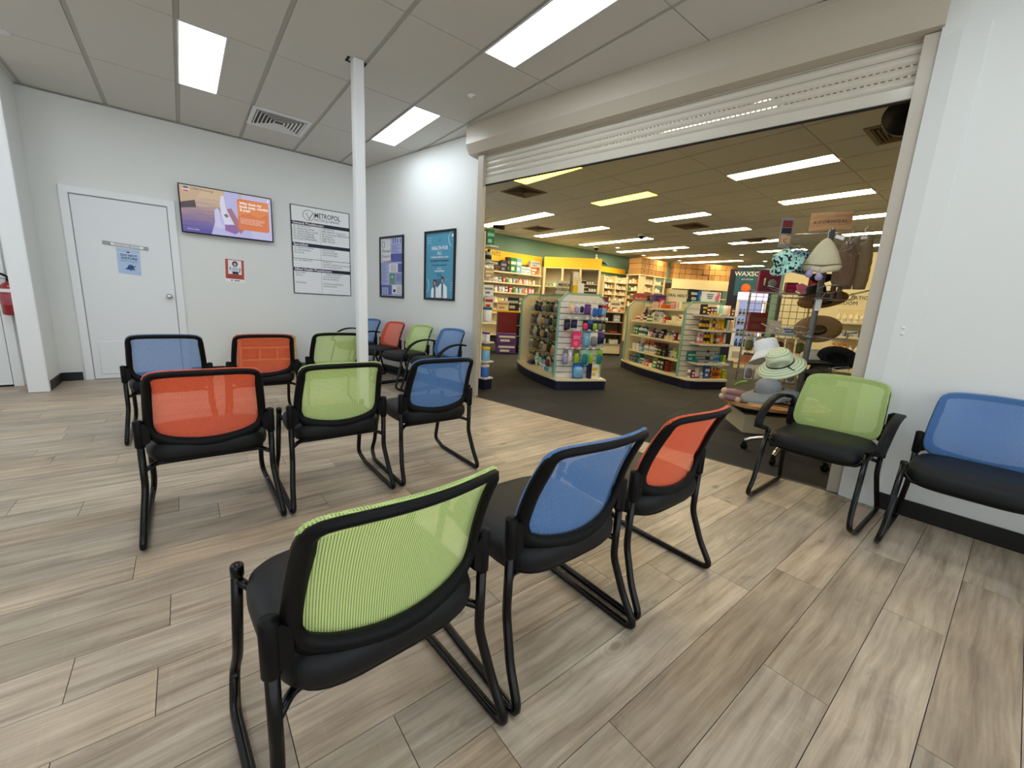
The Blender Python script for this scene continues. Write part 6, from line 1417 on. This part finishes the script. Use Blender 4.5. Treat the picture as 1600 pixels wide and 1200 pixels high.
# mint striped straw hat
MINT = bpy.data.materials.new('straw_mint'); MINT.use_nodes = True
nt = MINT.node_tree; b_ = nt.nodes['Principled BSDF']; tc = nt.nodes.new('ShaderNodeTexCoord'); wv = nt.nodes.new('ShaderNodeTexWave'); wv.wave_type = 'RINGS'; wv.rings_direction = 'Z'; wv.inputs['Scale'].default_value = 14; wv.inputs['Distortion'].default_value = 0.6
nt.links.new(tc.outputs['Object'], wv.inputs['Vector']); rp = nt.nodes.new('ShaderNodeValToRGB'); nt.links.new(wv.outputs['Fac'], rp.inputs[0]); rp.color_ramp.elements[0].color = (*lin((150, 160, 128)), 1); rp.color_ramp.elements[0].position = 0.0; rp.color_ramp.elements[1].color = (*lin((206, 218, 184)), 1); rp.color_ramp.elements[1].position = 0.35
nt.links.new(rp.outputs[0], b_.inputs['Base Color']); b_.inputs['Roughness'].default_value = 0.8
sh_ = 0.17
t = hat('straw_hat', 'pale mint striped straw hat with black cord, front of hat stand', at_d(1219, 567, 3.50), (math.radians(25), math.radians(-19), CAMDIR - PI / 2),
    [('crown', [(0.105, 0.0), (0.104, 0.05), (0.098, 0.09), (0.08, 0.112), (0.05, 0.12), (0.03, 0.116), (0, 0.114)], MINT, 1, 1.1), ('brim', [(0.104, 0.004), (0.13, -0.006), (0.165, -0.024), (0.19, -0.046), (0.191, -0.049), (0.165, -0.030), (0.13, -0.011), (0.103, -0.001)], MINT, 1, 1.08)], 0.80)
bm = bmesh.new(); lathe(bm, [(0.1055, 0.004), (0.108, 0.006), (0.108, 0.014), (0.1045, 0.016)], 36, 0, sy=1.1); tube(bm, ring_pts((0.06, -0.105, 0.012), 0.009, 10, (PI / 2, 0)), 0.003, 5, 0, True); tube(bm, [(0.06, -0.112, 0.006), (0.085, -0.135, -0.012), (0.10, -0.14, -0.02)], 0.004, 6); finish('cord', bm, INK, t)
WHC = hat_mat('cotton_white', (226, 228, 230)); GRC = hat_mat('felt_grey', (128, 130, 130)); BEI = hat_mat('linen_beige', (214, 204, 172)); TANS = hat_mat('straw_tan', (158, 126, 84), 160); TAND = hat_mat('felt_tan', (140, 104, 62)); BLKF = hat_mat('felt_black', (18, 18, 20)); KHA = hat_mat('cotton_khaki', (196, 190, 168)); OLV = hat_mat('felt_olive', (70, 68, 52))
hat('bucket_hat', 'white cotton bucket hat behind the mint straw hat', at_d(1199, 549, 3.74), (math.radians(-14), math.radians(-20), CAMDIR - PI / 2),
    [('crown', [(0.095, 0.0), (0.085, 0.085), (0.075, 0.098), (0, 0.102)], WHC, 1, 1), ('brim', [(0.095, 0.002), (0.13, -0.045), (0.155, -0.07), (0.153, -0.074), (0.127, -0.049), (0.092, -0.002)], WHC, 1, 1)], 0.92)
t = hat('visor_cap', 'grey felt cap with wide floppy brim under the mint straw hat', at_d(1201, 610, 3.40), (math.radians(10), math.radians(-13), CAMDIR - PI / 2),
    [('crown', [(0.105, 0.0), (0.106, 0.03), (0.095, 0.075), (0.065, 0.103), (0, 0.112)], GRC, 1, 1), ('brim', [(0.105, 0.003), (0.14, -0.008), (0.18, -0.03), (0.205, -0.052), (0.203, -0.056), (0.177, -0.035), (0.137, -0.013), (0.104, -0.002)], GRC, 1.12, 0.95)], 0.80)
# wide brims hung on rings, undersides showing
t = hat('wide_brim_hat', 'tan straw wide brim hat hung underside out, lower of two', at_d(1277, 516, 4.03), (math.radians(-58), math.radians(-6), CAMDIR - PI / 2),
    [('brim', [(0.075, 0.0), (0.11, 0.0), (0.16, 0.006), (0.195, 0.016), (0.196, 0.02), (0.16, 0.011), (0.11, 0.005), (0.075, 0.005)], TANS, 1, 0.8), ('crown', [(0.078, 0.0), (0.078, 0.05), (0.07, 0.09), (0.05, 0.105), (0, 0.105)], TANS, 1, 0.8)], 0.80)
bm = bmesh.new(); lathe(bm, [(0.078, 0.001), (0.075, -0.002), (0.070, 0.001), (0.071, 0.04)], 36, 0, sy=0.8); finish('sweatband', bm, BLKF, t)
t = hat('wide_brim_hat', 'tan felt wide brim hat tipped behind the pole, upper of two', at_d(1285, 472, 4.05), (math.radians(-42), math.radians(-12), CAMDIR - PI / 2),
    [('brim', [(0.08, 0.0), (0.12, 0.0), (0.17, 0.012), (0.205, 0.03), (0.206, 0.034), (0.17, 0.017), (0.12, 0.005), (0.08, 0.005)], TAND, 1.1, 0.62), ('crown', [(0.083, 0.0), (0.083, 0.05), (0.075, 0.085), (0, 0.10)], TAND, 1.1, 0.9)], 0.72)
bm = bmesh.new(); lathe(bm, [(0.083, 0.001), (0.078, -0.002), (0.073, 0.001), (0.074, 0.04)], 36, 0, sx=1.1, sy=0.9); finish('sweatband', bm, BLKF, t)
hat('fedora', 'black felt fedora above the tan felt hat', at_d(1275, 458, 4.02), (math.radians(0), math.radians(-10), CAMDIR - PI / 2), [('crown', [(0.09, 0.0), (0.088, 0.06), (0.075, 0.085), (0.03, 0.078), (0, 0.07)], BLKF, 1, 1.1), ('brim', [(0.09, 0.002), (0.13, -0.008), (0.165, -0.004), (0.165, -0.009), (0.13, -0.013), (0.088, -0.003)], BLKF, 1, 1.1)], 0.72)
hat('beret', 'black rounded hat hung directly under the beige cap', at_d(1284, 429, 4.0), (math.radians(180), 0, CAMDIR), [('body', [(0.105, 0.0), (0.11, 0.02), (0.09, 0.06), (0.05, 0.08), (0, 0.085)], BLKF, 1, 1)], 0.72)
hat('fedora', 'black felt hat at lower right behind the green armchair', at_d(1308, 560, 3.95), (math.radians(-60), math.radians(10), CAMDIR - PI / 2), [('crown', [(0.09, 0.0), (0.088, 0.06), (0.07, 0.09), (0, 0.095)], BLKF, 1, 0.8), ('brim', [(0.09, 0.002), (0.13, -0.004), (0.17, 0.01), (0.17, 0.005), (0.13, -0.009), (0.088, -0.003)], BLKF, 1, 0.8)], 0.75)
hat('bucket_hat', 'olive black bucket hat low beside the grey pole', at_d(1280, 583, 4.0), (math.radians(-30), math.radians(8), CAMDIR - PI / 2), [('crown', [(0.095, 0.0), (0.085, 0.08), (0, 0.095)], OLV, 1, 1), ('brim', [(0.095, 0.002), (0.14, -0.04), (0.16, -0.06), (0.157, -0.063), (0.137, -0.045), (0.093, -0.002)], OLV, 1, 1)], 0.8)
t = hat('sun_cap', 'cream cap with dark eyelets behind the pole, beside mint straw hat', at_d(1271, 561, 4.04), (math.radians(-6), math.radians(8), CAMDIR), [('crown', [(0.10, -0.02), (0.102, 0.02), (0.09, 0.06), (0.055, 0.085), (0, 0.092)], KHA, 1, 1.1), ('brim', [(0.10, -0.012), (0.125, -0.03), (0.15, -0.045), (0.148, -0.049), (0.12, -0.035), (0.098, -0.018)], OLV, 1, 1.1)], 0.85)
# beige newsboy cap hanging at the front of the top rail
t = thing('newsboy_cap', 'beige linen newsboy cap hanging by its tag below the timber sign', 'cap', at_d(1288, 399, 3.70), CAMDIR - PI / 2); t.scale = (0.74, 0.74, 0.93)
bm = bmesh.new(); N = 40; rings = []
for s, z in ((0.05, 0.125), (0.22, 0.114), (0.46, 0.080), (0.72, 0.025), (0.94, -0.040), (1.0, -0.068), (0.97, -0.085)):
    ring = []
    for k in range(N):
        a = 2 * PI * k / N; rr_ = 0.150 * s * (1 + 0.035 * math.sin(6 * a) * (1 - s * 0.6)); ring.append(bm.verts.new((rr_ * math.cos(a), 0.07 * s * math.sin(a) * 1.1, z - 0.012 * math.cos(a * 1.0) ** 2 * s)))
    rings.append(ring)
for r0, r1 in zip(rings, rings[1:]):
    for k in range(N): bm.faces.new((r0[k], r0[(k + 1) % N], r1[(k + 1) % N], r1[k])).smooth = True
bm.faces.new(rings[0]); bm.faces.new(rings[-1]); finish('crown', bm, BEI, t)
bm = bmesh.new(); rings = []
for s, z, y in ((1.0, -0.072, -0.085), (0.99, -0.095, -0.098), (0.90, -0.118, -0.100), (0.86, -0.112, -0.085)):
    rings.append([bm.verts.new((0.150 * s * math.cos(a), y + 0.07 * (1 + math.sin(a)) * 1.0, z - 0.02 * (1 - abs(math.cos(a))))) for a in [PI + k * PI / 18 for k in range(19)]])
for r0, r1 in zip(rings, rings[1:]):
    for k in range(18): bm.faces.new((r0[k], r0[k + 1], r1[k + 1], r1[k])).smooth = True
finish('peak', bm, BEI, t)
bm = bmesh.new(); tube(bm, [(0.152 * math.cos(a), -0.008 + 0.080 * math.sin(a), -0.068 - 0.012 * (1 - abs(math.cos(a)))) for a in [PI + k * PI / 18 for k in range(19)]], 0.0028, 6); finish('seam', bm, mat('seam_olive', (120, 114, 86), 0.8), t)
bm = bmesh.new(); box(bm, (0.05, -0.02, 0.145), (0.07, 0.003, 0.025), 0, Matrix.Rotation(0.3, 4, 'Y')); tube(bm, [(0, 0, 0.125), (0, 0, 0.165), (0.01, 0, 0.185)], 0.003, 6); finish('swing_tag', bm, PAPER, t)
# patterned bucket hats
def floral(name, a, b_2, sc):
    M_ = bpy.data.materials.new(name); M_.use_nodes = True; n_ = M_.node_tree; p_ = n_.nodes['Principled BSDF']; t_ = n_.nodes.new('ShaderNodeTexCoord'); v_ = n_.nodes.new('ShaderNodeTexNoise'); v_.inputs['Scale'].default_value = sc; v_.inputs['Detail'].default_value = 1
    n_.links.new(t_.outputs['Object'], v_.inputs['Vector']); r_ = n_.nodes.new('ShaderNodeValToRGB'); r_.color_ramp.interpolation = 'CONSTANT'; n_.links.new(v_.outputs['Fac'], r_.inputs[0])
    r_.color_ramp.elements[0].color = (*lin((18, 20, 40)), 1); r_.color_ramp.elements[1].position = 0.44; r_.color_ramp.elements[1].color = (*lin(a), 1); e_ = r_.color_ramp.elements.new(0.62); e_.color = (*lin(b_2), 1); n_.links.new(r_.outputs[0], p_.inputs['Base Color']); p_.inputs['Roughness'].default_value = 0.8; return M_
FL1 = floral('cotton_mint_print', (176, 226, 212), (150, 206, 196), 42); FL2 = floral('cotton_blue_print', (150, 180, 200), (40, 150, 180), 50)
hat('bucket_hat', 'mint and black patterned bucket hat hanging left on top rail', at_d(1226, 408, 3.64), (math.radians(35), math.radians(-30), CAMDIR - PI / 2), [('crown', [(0.08, 0.0), (0.074, 0.06), (0.065, 0.075), (0, 0.078)], FL1, 1, 1), ('brim', [(0.08, 0.002), (0.11, -0.03), (0.13, -0.045), (0.128, -0.048), (0.107, -0.034), (0.078, -0.002)], FL1, 1, 1)], 0.86)
hat('bucket_hat', 'blue and black patterned bucket hat behind the mint patterned one', at_d(1248, 412, 3.88), (math.radians(8), math.radians(16), CAMDIR - PI / 2), [('crown', [(0.085, 0.0), (0.08, 0.08), (0.065, 0.10), (0, 0.105)], FL2, 1, 1), ('brim', [(0.085, 0.002), (0.11, -0.04), (0.125, -0.065), (0.122, -0.068), (0.107, -0.044), (0.083, -0.002)], FL2, 1, 1)], 0.92)
# knitted things
KN1 = mat('knit_brown', (140, 116, 98), 0.95, noise=0.5, nscale=140, bump=1.0); KN2 = mat('knit_olive', (158, 138, 108), 0.95, noise=0.35, nscale=110, bump=1.0)
def knit(name, label, pos, w_, h_, mt, cat, lobes):
    t = thing(name, label, cat, pos, CAMDIR - PI / 2)
    for i, (x, s) in enumerate(lobes):
        bm = bmesh.new(); N = 22; rings = []
        for f in [k / 16 for k in range(17)]:
            ww = w_ * s * (0.32 + 0.68 * math.sin(min(1, f * 1.6 + 0.12) * PI / 2)) * (1 - 0.2 * max(0, f - 0.85) / 0.15)
            rings.append([bm.verts.new((x + ww / 2 * math.cos(2 * PI * k / N) * (1 + 0.05 * math.sin(f * 40 + k)), 0.035 * math.sin(2 * PI * k / N) * (1 + 0.3 * math.sin(k * 2.5)), -h_ * f)) for k in range(N)])
        for r0, r1 in zip(rings, rings[1:]):
            for k in range(N): bm.faces.new((r0[k], r0[(k + 1) % N], r1[(k + 1) % N], r1[k])).smooth = True
        bm.faces.new(rings[0]); bm.faces.new(rings[-1]); finish('knit_fold', bm, mt, t)
    bm = bmesh.new(); tube(bm, [(0, 0, -0.01), (0, 0, 0.05), (0.012, 0, 0.07)], 0.003, 6); box(bm, (0.0, -0.03, -0.01), (0.035, 0.003, 0.02)); finish('hook_tag', bm, PAPER, t); return t
knit('knitted_beanie', 'dark brown chunky knitted beanie hanging right of the beige cap', at_d(1327, 378, 3.84), 0.125, 0.31, KN1, 'beanie', [(0, 1.0)])
knit('cable_scarf', 'olive cable knit scarf hanging at right end of the hat stand', at_d(1350, 370, 3.88), 0.085, 0.36, KN2, 'scarf', [(-0.038, 0.75), (0.03, 1.0)])
knit('fringed_scarf', 'dark brown scarf ends hanging below the knitted beanie', at_d(1312, 428, 3.98), 0.035, 0.2, KN1, 'scarf', [(-0.02, 1.0), (0.02, 0.9)])
for k, (px, py) in enumerate(((1264, 428), (1279, 433))):
    bm = bmesh.new(); lathe(bm, [(0, -0.026), (0.016, -0.02), (0.025, 0), (0.016, 0.02), (0.004, 0.026), (0.003, 0.06), (0, 0.06)], 16); o = finish('pompom', bm, cm('lilac')); o.location = at_d(px, py, 3.62); tag(o, '%s lilac pompom dangling under the beige cap' % ('left', 'right')[k], 'pompom', 'pompoms under the beige cap')
# soft pale slippers on the timber shelf
sl = thing('plush_slippers', 'soft beige and mauve toe shaped plush on left of the timber shelf', 'slippers', at_d(1148, 618, 4.50), CAMDIR - PI / 2); sl.scale = (1.25, 1.25, 1.3)
BE2 = mat('plush_beige', (214, 186, 156), 0.9, noise=0.1, nscale=80, bump=0.6); MAU = mat('plush_mauve', (164, 128, 128), 0.9, noise=0.1, nscale=80, bump=0.6)
def blob(bm, c, r, mi, seg=14, st=1.0):
    lathe(bm, [(r * math.sin(PI * k / 8), -r * math.cos(PI * k / 8)) if 0 < k < 8 else (0, -r * math.cos(PI * k / 8)) for k in range(9)], seg, mi, c, sx=st)
for dz, dx in ((0.025, -0.02), (-0.018, -0.03)):
    bm = bmesh.new(); tube(bm, [(dx + 0.12, 0, dz), (dx + 0.02, 0, dz), (dx - 0.045, 0, dz)], [0.026, 0.026, 0.022], 12); finish('foot_roll', bm, MAU, sl)
    bm = bmesh.new(); blob(bm, (dx - 0.055, 0, dz), 0.026, 0); finish('toe', bm, BE2, sl)
bm = bmesh.new(); blob(bm, (0.03, -0.03, -0.025), 0.022, 0); blob(bm, (0.08, -0.01, 0.0), 0.04, 0); finish('cuff', bm, BE2, sl)
gf = tag(finish('green_clip', (lambda b: (tube(b, smooth_path([(-0.05, 0, -0.02), (-0.02, 0, 0.015), (0.02, 0, 0.03), (0.05, 0, 0.03)], 5), [0.004] + [0.014] * 13 + [0.012, 0.006], 10), b)[1])(bmesh.new()), mat('clip_green', (110, 150, 60), 0.5)), 'small green curved item beside the grey floppy cap', 'clip'); gf.location = at_d(1158, 601, 4.5); gf.rotation_euler = (0, 0, CAMDIR - PI / 2)
bw = tag(boxo('wallet_pile', (0, 0, 0.004), (0.24, 0.14, 0.07), mat('leather_dark', (58, 38, 30), 0.5, noise=0.2, nscale=60), None, 0.012, 2), 'dark brown leather box on the timber shelf, under the grey cap', 'box'); bw.location = fN.p(0.05, -0.10, 0.327); bw.rotation_euler = (0, 0, fN.rz)
pg = tag(boxo('paper_bundle', (0, 0, 0), (0.16, 0.10, 0.06), mat('paper_pack', (206, 208, 204), 0.6, noise=0.1, nscale=40), None, 0.015, 2), 'white paper wrapped bundle at right of the timber shelf', 'packet'); pg.location = fN.p(0.27, -0.10, 0.34); pg.rotation_euler = (0, 0.1, fN.rz + 0.3)

label_goods()
# ------------------------------------------------------------------ lettering becomes plain mesh
bpy.context.view_layer.update()
dg = bpy.context.evaluated_depsgraph_get()
for o in FONTS:
    me = bpy.data.meshes.new_from_object(o.evaluated_get(dg)); nm = o.name
    n = bpy.data.objects.new('lettering', me); COL.objects.link(n); n.parent = o.parent
    n.location = o.location; n.rotation_euler = o.rotation_euler; n.scale = o.scale
    if not me.materials: me.materials.append(o.data.materials[0])
for o in FONTS: bpy.data.objects.remove(o)
